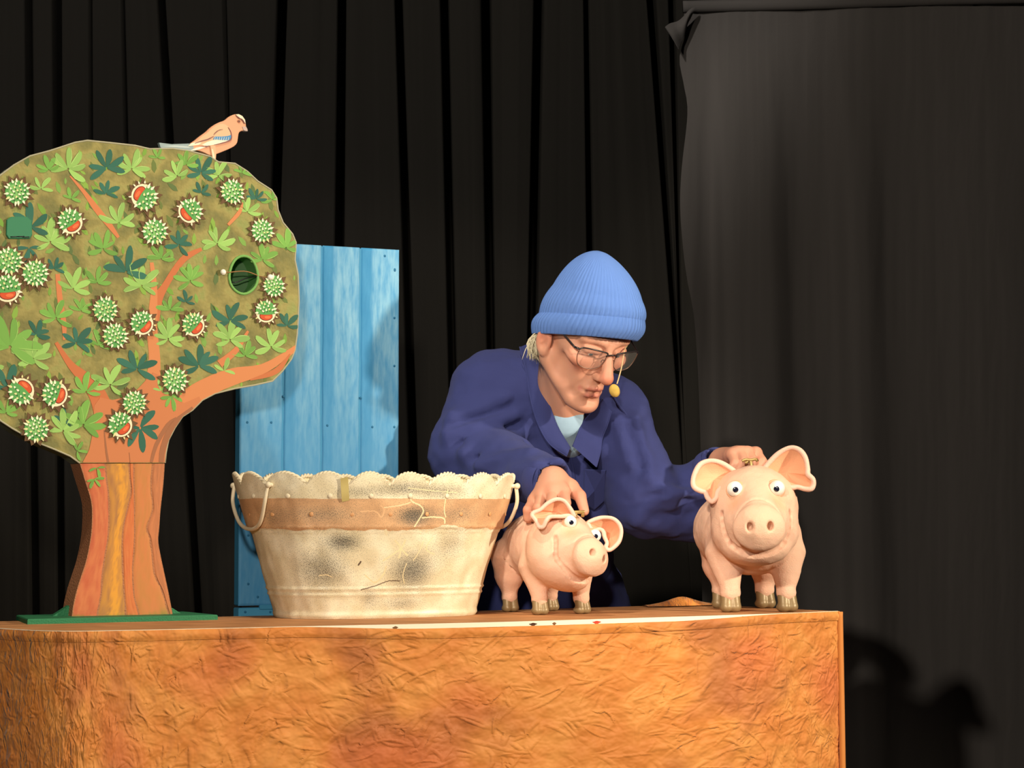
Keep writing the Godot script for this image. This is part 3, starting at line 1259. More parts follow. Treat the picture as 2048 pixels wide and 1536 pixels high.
	for q in [[[[208, 860], [212, 900], [216, 925]], [2, 4, 5]], [[[302, 925], [312, 890], [335, 850], [352, 835]], [6, 8, 8, 2]], [[[258, 905], [260, 926]], [1.5, 1.5]], [[[322, 925], [326, 895], [346, 850], [385, 815]], [10, 12, 12, 5]]]:
		var c := []
		for p in q[0]:
			c.append(onb(p[0], p[1]))
		var w := []
		for x in q[1]:
			w.append(x * 0.0009)
		st = start()
		patch_in(st, ribbon(c, w, 10), 0.0, 0.0016, lin(158, 104, 72), crown)
		part("bark_shade", done(st, false), M.paint, o)
	# leaves: colours light, mid and dark green
	var tones := [lin(148, 190, 100), lin(116, 166, 76), lin(54, 106, 88)]
	var shines := [lin(178, 210, 126), lin(152, 196, 102), Color(0, 0, 0, 0)]
	var leaves := [
		[136, 338, 40, 0.1, 7, 0], [263, 338, 38, 0.2, 7, 0], [354, 352, 34, -0.4, 5, 0], [436, 352, 34, 0.2, 6, 0], [238, 446, 44, 0.2, 5, 0], [100, 484, 40, 0.0, 7, 0], [434, 488, 38, 0.0, 7, 0], [283, 572, 44, 0.1, 7, 0], [146, 578, 38, 0.3, 5, 0], [206, 498, 34, 0.0, 6, 1], [380, 562, 34, -0.1, 7, 1], [322, 518, 30, 0.1, 5, 1], [372, 330, 30, 0.0, 5, 1], [97, 340, 26, -0.3, 5, 1], [194, 566, 30, 0.1, 5, 1], [525, 520, 34, 0.1, 6, 1], [572, 496, 36, 0.2, 5, 1], [494, 424, 30, 0.2, 5, 0], [82, 378, 26, 0.2, 4, 0], [545, 400, 26, -0.3, 4, 1], [142, 398, 22, 0.3, 4, 1], [484, 346, 24, 0.3, 4, 1], [315, 316, 20, 0.0, 4, 1],
		[213, 336, 40, -0.3, 6, 2], [402, 346, 36, 0.1, 6, 2], [402, 386, 22, 0.2, 4, 2], [212, 388, 30, 0.2, 5, 2], [62, 454, 42, 0.4, 4, 2], [358, 490, 30, 0.3, 6, 2], [252, 544, 46, 0.1, 5, 2], [460, 642, 40, 0.1, 6, 2], [512, 398, 24, 0.1, 5, 2], [108, 538, 26, 0.3, 5, 2], [58, 496, 30, 3.0, 4, 2], [372, 604, 22, 0.3, 4, 2],
		[152, 686, 36, 0.2, 6, 2], [72, 670, 30, 0.2, 5, 2], [274, 738, 42, 0.1, 6, 2], [398, 732, 42, 0.0, 7, 2], [574, 652, 30, 0.0, 5, 2], [280, 856, 46, 2.6, 6, 2], [12, 776, 40, 0.3, 5, 2], [172, 784, 34, 0.1, 5, 1], [130, 845, 30, 0.4, 4, 2],
		[66, 718, 42, 0.0, 7, 0], [220, 770, 40, 0.1, 6, 0], [336, 678, 36, 0.1, 7, 0], [460, 680, 40, 0.1, 7, 0], [542, 694, 36, 0.1, 6, 0], [126, 862, 40, 0.6, 7, 0], [448, 742, 26, 0.3, 3, 0], [20, 694, 60, 0.2, 7, 1], [112, 636, 34, 0.1, 6, 1], [162, 622, 26, 0.2, 5, 1], [198, 692, 30, 0.3, 4, 1], [340, 620, 30, 0.1, 5, 1], [490, 712, 30, 0.1, 5, 1], [166, 850, 44, 0.3, 7, 1], [342, 792, 30, 2.8, 5, 1], [154, 902, 22, 1.2, 4, 1], [12, 826, 30, 0.3, 5, 1], [322, 782, 22, 0.2, 4, 0], [-40, 470, 40, 0.2, 6, 0], [-50, 600, 40, 0.2, 6, 2], [-30, 740, 40, 0.2, 6, 0], [-60, 690, 34, 0.2, 5, 1], [194, 936, 18, 2.9, 3, 1], [188, 958, 20, 3.0, 4, 1],
	]
	var inside_of := func(p: Vector2, low: bool) -> PackedVector2Array:
		var out := PackedVector2Array()
		if not low:
			for q in crown:
				out.append(q - p)
		return out
	n = 0
	for l in leaves:
		var p := onb(l[0], l[1])
		part("leaf", leaf_mesh(l[2] * 0.00106, l[3], l[4], tones[l[5]], shines[l[5]], 100 + n, 3.9 if l[4] > 5 else 3.0, inside_of.call(p, l[1] > 900)), M.paint, o, "", Transform3D(Basis(), Vector3(p.x, p.y, 0.0005 + (0.0006 if l[1] > 760 else 0.0))))
		n += 1
	# loose dabs of grey green paint between the leaves
	var rng := RandomNumberGenerator.new()
	rng.seed = 5
	st = start()
	for k in 300:
		var px := rng.randf_range(-90, 590)
		var py := rng.randf_range(300, 800)
		var p := onb(px, py)
		if not Geometry2D.is_point_in_polygon(p, crown) or Vector2(px - 487, py - 550).length() < 52:
			continue
		var s := rng.randf_range(5, 13) * 0.0009
		var a := rng.randfn(0.2, 0.5)
		var dab := PackedVector2Array()
		for q in [[0, -1.1], [0.45, -0.4], [0.4, 0.4], [0, 1.2], [-0.35, 0.4], [-0.4, -0.5]]:
			dab.append(p + (Vector2(q[0], q[1]) * s).rotated(a))
		patch_in(st, dab, 0.0, 0.0004, [lin(92, 112, 66), lin(104, 120, 62), lin(120, 158, 64), lin(134, 170, 72), lin(124, 164, 78)][k % 5], crown)
	var dabs := part("paint_dabs", done(st, false), M.paint, o)
	dabs.set_meta("kind", "stuff")
	# the chestnuts
	var nuts := [[33, 385, 24, 0, 0], [140, 444, 25, 2.5, 1], [286, 394, 27, -1.0, 1], [308, 464, 25, 0, 0], [378, 423, 25, -2.3, 1], [463, 384, 24, 0, 0], [523, 462, 23, 0, 0], [17, 522, 25, 0, 0], [69, 547, 25, 0, 0], [13, 578, 27, 3.0, 1], [209, 620, 24, 0, 0], [283, 647, 24, 2.3, 1], [386, 650, 24, 2.3, 1], [546, 572, 22, 0, 0], [530, 624, 23, 3.1, 1], [42, 782, 26, 0.7, 1], [109, 788, 26, 1.9, 1], [71, 858, 24, 0, 0], [229, 672, 24, 0, 0], [348, 760, 25, 0, 0], [267, 806, 23, 0, 0], [240, 850, 25, 2.4, 1], [-45, 540, 25, 0, 0], [-55, 640, 25, 2.0, 1]]
	n = 0
	for c in nuts:
		var p := onb(c[0], c[1])
		part("chestnut", chestnut_mesh(c[2] * 0.00088, c[3], 1.0 * c[4], 40 + n), M.paint, o, "", Transform3D(Basis(), Vector3(p.x, p.y, 0.0016 + 0.0005 * (n % 3))))
		n += 1
	# the teal flap, the beads and their strings
	st = start()
	st.set_color(lin(62, 128, 94))
	slab(st, traced([[12, 440], [22, 434], [52, 434], [62, 442], [63, 470], [58, 478], [16, 478], [11, 470]], onb), 0.001, 0.006, 0.0012)
	part("flap", done(st, false), M.paint, o, "square teal flap")
	st = start()
	for q in [[26, 475], [40, 474.5], [50, 475.5]]:
		var p := onb(q[0], q[1])
		tube(st, [Vector3(p.x - 0.006, p.y, 0.006), Vector3(p.x + 0.006, p.y + 0.001, 0.0065)], 0.0011, 6)
	part("flap_wire", done(st), M.black_metal, o)
	var b0 := onb(444, 545)
	var b1 := onb(538, 555)
	var e0 := onb(456, 545)
	var e1 := onb(520, 553)
	st = start()
	tube(st, curve([Vector3(b0.x, b0.y, 0.006), Vector3(e0.x, e0.y, 0.003), onb3(490, 543, 0.003), Vector3(e1.x, e1.y, 0.002), Vector3(b1.x, b1.y, 0.006)], 24), 0.0011, 6)
	part("string", done(st), M.thread, o, "tan string across the hole")
	st = start()
	tube(st, curve([onb3(460, 560, -0.01), onb3(478, 563, -0.02), onb3(498, 555, -0.015), onb3(514, 553, 0.001)], 16), 0.0012, 6)
	part("cord", done(st), M.black_metal, o, "dark cord inside the hole")
	for p in [b0, b1]:
		st = start()
		ball(st, Transform3D(Basis(), Vector3(p.x, p.y, 0.007)), Vector3(0.0055, 0.0055, 0.0045), 14)
		part("bead", done(st), M.white_bead, o, "white bead")
	# ---- the trunk, a second board below the crown, painted in strips of bark
	var left := [[160, 927], [170, 960], [182, 1000], [184.5, 1030], [182, 1073], [173, 1120], [163.5, 1150], [154, 1180], [147, 1210], [144, 1234]]
	var right := [[330, 927], [327, 970], [321.5, 1020], [319, 1055], [317, 1082], [321.5, 1110], [330, 1150], [337.5, 1185], [345, 1225], [346, 1234]]
	var lines := [
		left,
		[[211, 927], [214, 960], [218, 1000], [218, 1050], [216, 1080], [210, 1115], [205, 1150], [203, 1185], [196, 1225], [195, 1234]],
		[[259, 927], [260, 950], [263, 982], [257, 1010], [248, 1050], [245, 1086], [246, 1130], [247, 1160], [250, 1200], [253, 1234]],
		[[268, 927], [268, 960], [269, 1000], [269.5, 1050], [269, 1092], [266, 1130], [266, 1160], [269, 1195], [277, 1225], [278, 1234]],
		[[306, 927], [303, 955], [303, 980], [306, 1018], [294, 1055], [300, 1075], [305, 1110], [310, 1150], [324, 1178], [340, 1234]],
		right,
	]
	var shapes := []
	for l in lines:
		var c := []
		for p in l:
			c.append(onb(p[0], p[1]))
		shapes.append(curve(c, 40))
	var whole := PackedVector2Array(shapes[0])
	var back := PackedVector2Array(shapes[5])
	back.reverse()
	whole.append_array(back)
	st = start()
	slab(st, whole, -thick, -0.0012)
	part("trunk", done(st, false), relief(plain(rgb8(170, 116, 82), 0.8), M.felt, 0.15, 5.0), o, "brown side and core of the trunk")
	var looks := [[lin(204, 122, 78), lin(190, 98, 66)], [lin(196, 138, 66), lin(166, 116, 70)], [lin(208, 126, 72), lin(200, 108, 64)], [lin(190, 128, 72), lin(202, 126, 76)], [lin(176, 112, 74), lin(196, 124, 80)]]
	var mottle := noise(FastNoiseLite.TYPE_SIMPLEX_SMOOTH, 1.0, 3, 19)
	for k in 5:
		st = start()
		var inset := 0.0011
		surface(st, 14, 60, func(u: float, v: float) -> Vector3:
			var i := mini(int((1.0 - v) * 39), 38)
			var f := (1.0 - v) * 39 - i
			var a: Vector2 = shapes[k][i].lerp(shapes[k][i + 1], f)
			var b: Vector2 = shapes[k + 1][i].lerp(shapes[k + 1][i + 1], f)
			var x := lerpf(a.x + inset, b.x - inset, u)
			return Vector3(x, lerpf(a.y, b.y, u), -0.0014 + 0.0014 * minf(1.0, minf(u, 1.0 - u) * 9.0) + 0.0004 * mottle.get_noise_2d(x * 160.0, v * 18.0)),
			func(u: float, v: float) -> Color:
				var t := clampf(0.5 + 0.9 * mottle.get_noise_2d(u * 3.0 + k * 7.0, v * 5.0) + 0.35 * mottle.get_noise_2d(u * 14.0 + k, v * 10.0), 0.0, 1.0)
				var c: Color = looks[k][0].lerp(looks[k][1], t)
				if k == 1:
					c = c.lerp(lin(228, 160, 58), clampf(1.0 - absf(u - 0.62) * 4.0 + mottle.get_noise_2d(u * 9.0, v * 16.0), 0.0, 0.8))
				var moss := clampf(1.0 - v * 22.0 + 0.5 * mottle.get_noise_2d(u * 12.0 + k * 5.0, 3.0), 0.0, 1.0)
				return c.lerp(lin(104, 128, 56), moss * 0.8))
		part("bark_strip", done(st), M.paint, o)
	# foot: green plate with two small gussets
	var plate := PackedVector2Array([Vector2(onb(50, 1245).x - 0.012, 0.062), Vector2(onb(400, 1240).x + 0.012, 0.062), Vector2(onb(400, 1240).x - 0.0, -0.095), Vector2(onb(60, 1245).x, -0.095)])
	for i in plate.size():
		plate[i].y *= -1.0
	st = start()
	slab(st, plate, 0.0, 0.009, 0.002)
	var green := relief(plain(rgb8(50, 118, 80), 0.6), M.felt, 0.08, 6.0)
	part("foot_plate", done(st, false), green, o, "flat green foot", Transform3D(Basis(Vector3.RIGHT, -PI / 2), Vector3(0, 0, 0)))
	for q in [[[345, 1212], [371, 1236], [345, 1236]], [[146, 1212], [146, 1236], [112, 1236]]]:
		st = start()
		var poly := traced(q, onb)
		for i in 3:
			poly[i].y = maxf(poly[i].y, 0.0085)
		slab(st, poly, -0.04, -0.024)
		part("gusset", done(st, false), green, o)


func onb3(px: float, py: float, z: float) -> Vector3:
	var p := onb(px, py)
	return Vector3(p.x, p.y, z)


# ---------------------------------------------------------------- the flat wooden jay on the crown
func bird() -> void:
	var foot := onb(428, 322)
	var frame := board * Transform3D(Basis(), Vector3(foot.x, foot.y - 0.004, -0.03))
	var ob := func(px: float, py: float) -> Vector2:      # pixel of the enlarged drawing (9.31 to one)
		return on_plane(300.0 + px * 0.10742, 210.0 + py * 0.10742, frame)
	var o := thing("painted_bird", "flat painted jay with salmon body and blue wing patch, perched on the tree crown", "stage prop", frame)
	var st := start()
	st.set_color(lin(224, 164, 128))
	slab(st, traced([[740, 716], [830, 665], [920, 585], [1040, 505], [1130, 415], [1250, 335], [1400, 285], [1470, 215], [1560, 175], [1640, 168], [1720, 205], [1770, 270], [1785, 350], [1790, 400], [1760, 440], [1760, 478], [1690, 480], [1655, 515], [1640, 600], [1630, 690], [1590, 755], [1490, 810], [1360, 865], [1230, 915], [1150, 940], [1110, 935], [1000, 880], [900, 845], [780, 840]], ob, 1), -0.009, 0.0, 0.0008)
	part("body", done(st, false), M.paint, o)
	st = start()
	st.set_color(lin(150, 166, 168))
	slab(st, traced([[165, 700], [210, 705], [400, 728], [650, 720], [780, 716], [820, 790], [800, 842], [740, 855], [500, 825], [230, 825], [195, 790]], ob), -0.009, 0.0004, 0.0006)
	patch(st, traced([[220, 770], [450, 752], [700, 770], [760, 800], [640, 800], [420, 782]], ob), 0.0, 0.0008, lin(186, 198, 196))
	part("tail", done(st, false), M.paint, o, "grey tail")
	st = start()
	patch(st, traced([[860, 690], [940, 600], [1050, 530], [1150, 430], [1260, 360], [1380, 350], [1460, 410], [1500, 500], [1515, 590], [1490, 650], [1380, 690], [1220, 740], [1060, 760], [900, 752], [820, 720]], ob, 1), 0.0, 0.0012, lin(224, 182, 144))
	patch(st, traced([[960, 745], [1060, 690], [1180, 655], [1300, 640], [1460, 660], [1380, 690], [1220, 735], [1060, 765]], ob), 0.0, 0.0015, lin(244, 232, 206))
	patch(st, traced([[700, 770], [760, 716], [860, 690], [960, 700], [900, 745]], ob), 0.0, 0.0015, lin(240, 228, 200))
	patch(st, traced([[740, 852], [850, 800], [1000, 765], [1080, 770], [940, 820], [830, 850]], ob), 0.0, 0.0015, lin(244, 236, 214))
	part("wing", done(st, false), M.paint, o, "peach and cream wing")
	st = start()
	patch(st, traced([[1170, 640], [1200, 590], [1330, 590], [1440, 580], [1500, 560], [1505, 610], [1470, 660], [1320, 655]], ob), 0.0, 0.0019, lin(82, 142, 190))
	for k in 7:
		var x := 1190.0 + 42.0 * k
		patch(st, traced([[x, 655], [x + 14, 600], [x + 22, 600], [x + 12, 655]], ob), 0.0, 0.0021, lin(214, 214, 204))
	part("wing_patch", done(st, false), M.paint, o, "barred blue wing patch")
	for l in [[[[830, 715], [960, 672], [1080, 640], [1180, 585]], [10, 18, 20, 8]], [[[1180, 560], [1230, 500], [1290, 465], [1350, 458]], [6, 10, 9, 5]], [[[1450, 420], [1495, 490], [1515, 590], [1490, 660], [1380, 700], [1200, 745]], [8, 12, 18, 20, 22, 10]], [[[950, 770], [1050, 780], [1090, 760]], [8, 16, 8]], [[[1600, 195], [1660, 250], [1700, 262], [1735, 300], [1760, 350]], [8, 16, 14, 16, 10]]]:
		var c := []
		for p in l[0]:
			c.append(ob.call(p[0], p[1]))
		var w := []
		for x in l[1]:
			w.append(x * 0.0000966)
		st = start()
		patch(st, ribbon(c, w, 14), 0.0, 0.0023, lin(142, 96, 92))
		part("feather_line", done(st, false), M.paint, o, "thin brown feather line")
	st = start()
	patch(st, traced([[1590, 178], [1650, 172], [1716, 208], [1764, 275], [1776, 345], [1730, 290], [1680, 250], [1630, 215]], ob), 0.0, 0.0014, lin(242, 222, 194))
	part("crest", done(st, false), M.paint, o, "pale crest")
	st = start()
	st.set_color(lin(190, 168, 158))
	slab(st, traced([[1715, 405], [1790, 402], [1815, 460], [1815, 490], [1770, 485], [1735, 470], [1725, 440]], ob), -0.009, 0.0012, 0.0005)
	part("beak", done(st, false), M.paint, o, "grey beak")
	st = start()
	var e: Vector2 = ob.call(1655, 305)
	for r in [[0.0027, 0.0018, lin(170, 110, 86)], [0.0016, 0.0024, lin(120, 84, 70)]]:
		var c := PackedVector2Array()
		for k in 16:
			c.append(e + Vector2(cos(TAU * k / 16), sin(TAU * k / 16)) * r[0])
		patch(st, c, 0.0, r[1], r[2])
	part("eye", done(st, false), M.paint, o, "small brown eye")
	st = start()
	st.set_color(lin(224, 176, 140))
	slab(st, traced([[1110, 760], [1210, 750], [1228, 900], [1215, 1040], [1160, 1040], [1140, 930]], ob), -0.012, 0.0025, 0.0005)
	patch(st, traced([[1135, 830], [1160, 820], [1190, 940], [1205, 1030], [1168, 1030]], ob), 0.0, 0.003, lin(240, 216, 184))
	part("leg", done(st, false), M.paint, o)


# ---------------------------------------------------------------- the blue boarded door
func blue_door() -> void:
	var frame := frame_at(Vector3(at(640, 1180, 4.47).x, 0, -4.47), YAW)
	var od := func(px: float, py: float) -> Vector2: return on_plane(px, py, frame)
	var o := thing("blue_door", "tall light blue boarded panel standing behind the tub and the tree", "panel", frame)
	var tl: Vector2 = od.call(482, 481)
	var tr: Vector2 = od.call(799, 500)
	var height := (tl.y + tr.y) / 2
	var split: float = od.call(520, 1213).y
	var blue := lin(78, 150, 198)
	var st := start()
	st.set_color(lin(64, 138, 178))
	var xs := [tl.x, od.call(566, 800).x, od.call(643, 800).x, od.call(720, 800).x, tr.x]
	box(st, Vector3(tl.x + 0.001, split + 0.002, -0.03), Vector3(tr.x - 0.001, height - 0.001, -0.0015), 0.002)
	part("backing", done(st, false), M.paint, o)
	var brush := noise(FastNoiseLite.TYPE_SIMPLEX_SMOOTH, 1.0, 4, 23)
	for k in 4:
		st = start()
		var a: float = xs[k] + (0.0016 if k else 0.0)
		var b: float = xs[k + 1] - (0.0016 if k < 3 else 0.0)
		var wob := func(v: float, s: float) -> float: return 0.0016 * brush.get_noise_2d(s * 9.0 + k * 3.0 + s, v * 6.0) if (s > 0.5 and k < 3 or s < 0.5 and k > 0) else 0.0
		surface(st, 40, 220, func(u: float, v: float) -> Vector3:
			var y := lerpf(split + 0.002, height, v)
			var x := lerpf(a + wob.call(v, 0.0), b + wob.call(v, 1.0), u)
			var rim := minf(minf(u * (b - a), (1.0 - u) * (b - a)), minf(v * 0.7, (1.0 - v) * 0.7))
			return Vector3(x, y, 0.0015 - 0.0035 * pow(maxf(0.0, 1.0 - rim / 0.003), 2.0)),
			func(u: float, v: float) -> Color:
				var n := 0.5 + 0.7 * brush.get_noise_2d(u * 6.0 + k * 11.0, v * 9.0) + 0.35 * brush.get_noise_2d(u * 26.0, v * 22.0 + k)
				var pale := blue.lerp(lin(132, 184, 212), clampf(n * 1.05, 0.0, 1.0))
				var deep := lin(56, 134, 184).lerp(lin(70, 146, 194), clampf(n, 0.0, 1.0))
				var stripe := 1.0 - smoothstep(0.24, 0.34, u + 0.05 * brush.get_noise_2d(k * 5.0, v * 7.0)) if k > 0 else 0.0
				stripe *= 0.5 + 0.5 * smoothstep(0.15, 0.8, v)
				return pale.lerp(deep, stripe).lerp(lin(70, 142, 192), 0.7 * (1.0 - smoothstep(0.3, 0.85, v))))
		part("plank", done(st), M.paint, o)
	# the lower panel under the hinge gap
	st = start()
	st.set_color(lin(78, 156, 196))
	box(st, Vector3(tl.x, 0.0, -0.03), Vector3(tr.x, split - 0.002, 0.0015), 0.002)
	part("lower_panel", done(st, false), M.paint, o)
	st = start()
	st.set_color(lin(70, 146, 186))
	box(st, Vector3(od.call(518, 1214).x, split - 0.006, -0.002), Vector3(od.call(600, 1214).x, split + 0.004, 0.005), 0.001)
	part("hinge", done(st, false), M.paint, o)
	var side := [[496, 1071], [496, 1168], [515, 1194], [490, 1224], [540, 1224], [494, 845], [542, 845], [566, 793], [721, 796], [769, 512], [789, 539], [789, 541], [788, 636], [788, 732], [788, 854], [744, 854], [654, 851]]
	for q in side:
		var p: Vector2 = od.call(q[0], q[1])
		st = start()
		st.set_color(lin(46, 110, 150))
		ball(st, Transform3D(Basis(), Vector3(p.x, p.y, 0.0012)), Vector3(0.0027, 0.0027, 0.0016), 10)
		part("screw", done(st), M.paint, o)

# ---------------------------------------------------------------- the zinc tub with a scalloped rim
func tub_map(w: int, h: int) -> ImageTexture:
	# u runs round the tub from its back, v from rim to foot: cream paint, a tan band, clouds of black spray
	var im := Image.create(w, h, false, Image.FORMAT_RGB8)
	var cream := rgb8(222, 208, 172)
	var pale := rgb8(240, 230, 200)
	var tan_ := rgb8(200, 156, 114)
	var big := noise(FastNoiseLite.TYPE_SIMPLEX_SMOOTH, 0.009, 3, 51)
	var fine := noise(FastNoiseLite.TYPE_SIMPLEX, 0.2, 2, 52)
	# clouds of spray: [u, v, ru, rv, strength]
	var clouds := [[0.366, 0.66, 0.05, 0.17, 0.62], [0.403, 0.47, 0.032, 0.07, 0.8], [0.515, 0.67, 0.045, 0.15, 0.85], [0.509, 0.29, 0.032, 0.08, 0.95], [0.38, 0.28, 0.07, 0.08, 0.4], [0.43, 0.13, 0.05, 0.06, 0.35], [0.49, 0.1, 0.04, 0.06, 0.5], [0.55, 0.12, 0.05, 0.07, 0.5], [0.58, 0.28, 0.05, 0.08, 0.4], [0.3, 0.3, 0.03, 0.1, 0.3], [0.58, 0.5, 0.04, 0.15, 0.35], [0.5, 0.9, 0.05, 0.06, 0.4], [0.44, 0.86, 0.02, 0.1, 0.35], [0.1, 0.5, 0.1, 0.3, 0.4], [0.85, 0.5, 0.1, 0.3, 0.4]]
	for j in h:
		var v := float(j) / h
		for i in w:
			var u := float(i) / w
			var b := big.get_noise_2d(i, j)
			var col := cream.lerp(pale, clampf(0.45 + 1.1 * b, 0, 1))
			var e0 := 0.172 + 0.006 * big.get_noise_2d(i * 0.7, 500)
			var e1 := 0.385 + 0.02 * big.get_noise_2d(i * 1.2, 900) - 0.03 * exp(-pow((u - 0.565) / 0.02, 2.0))
			if v > e0 and v < e1:
				col = tan_.lerp(rgb8(222, 176, 130), clampf(0.4 + 1.2 * b, 0, 1))
			var s := 0.03
			for c in clouds:
				var du: float = (u - c[0]) / c[2]
				var dv: float = (v - c[1]) / c[3]
				var q := du * du + dv * dv
				if q < 2.5:
					s += c[4] * exp(-q * 1.6)
			col = col.lerp(rgb8(120, 114, 98), clampf((s - 0.12) * 0.75, 0.0, 0.62))
			var f := fine.get_noise_2d(i * 1.3, j) * 0.62 + 0.5
			var speck := smoothstep(0.89 - 0.52 * minf(s, 1.0), 0.96 - 0.50 * minf(s, 1.0), f)
			col = col.lerp(rgb8(70, 66, 58), speck * clampf(0.45 + s * 0.5, 0.0, 0.85))
			im.set_pixel(i, j, col)
	# pale runs and cracks in the paint, and two dark scratches: [points, half width in pixels, colour]
	var run_ := rgb8(232, 212, 166)
	var scratch := rgb8(92, 72, 54)
	for l in [
			[[[0.501, 0.14], [0.504, 0.19], [0.517, 0.22], [0.523, 0.26], [0.517, 0.32], [0.511, 0.365]], 2, run_],
			[[[0.464, 0.235], [0.486, 0.22], [0.502, 0.2]], 1, run_],
			[[[0.522, 0.305], [0.541, 0.3], [0.556, 0.31], [0.559, 0.345]], 2, run_],
			[[[0.556, 0.11], [0.555, 0.24], [0.559, 0.3]], 1, run_],
			[[[0.498, 0.1], [0.528, 0.115], [0.571, 0.13]], 1, run_],
			[[[0.43, 0.262], [0.451, 0.26], [0.46, 0.3], [0.464, 0.25], [0.459, 0.22]], 2, rgb8(222, 178, 132)],
			[[[0.483, 0.46], [0.493, 0.515], [0.491, 0.585]], 2, run_], [[[0.493, 0.515], [0.505, 0.565]], 2, run_], [[[0.465, 0.6], [0.493, 0.52], [0.5, 0.46]], 2, run_],
			[[[0.53, 0.47], [0.522, 0.56], [0.516, 0.6]], 1, run_], [[[0.545, 0.44], [0.536, 0.52], [0.552, 0.56]], 1, run_], [[[0.505, 0.62], [0.5, 0.7], [0.504, 0.76]], 1, run_],
			[[[0.47, 0.64], [0.465, 0.7], [0.451, 0.75], [0.435, 0.7]], 2, run_], [[[0.36, 0.7], [0.372, 0.695], [0.38, 0.71]], 1, run_],
			[[[0.427, 0.8], [0.451, 0.775], [0.475, 0.742], [0.495, 0.742]], 1, scratch], [[[0.424, 0.63], [0.428, 0.607]], 2, scratch]]:
		var pts := curve(l[0].map(func(p): return Vector2(p[0] * w, p[1] * h)), 160)
		for i in pts.size():
			var p: Vector2 = pts[i] + Vector2(0, 1.5 * fine.get_noise_2d(i * 0.7, l[0][0][0] * 900.0))
			for dy in range(-l[1], l[1] + 1):
				for dx in range(-l[1], l[1] + 1):
					if dx * dx + dy * dy <= l[1] * l[1] and p.x + dx >= 0 and p.x + dx < w and p.y + dy >= 0 and p.y + dy < h:
						im.set_pixel(int(p.x) + dx, int(p.y) + dy, l[2])
	return ImageTexture.create_from_image(im)


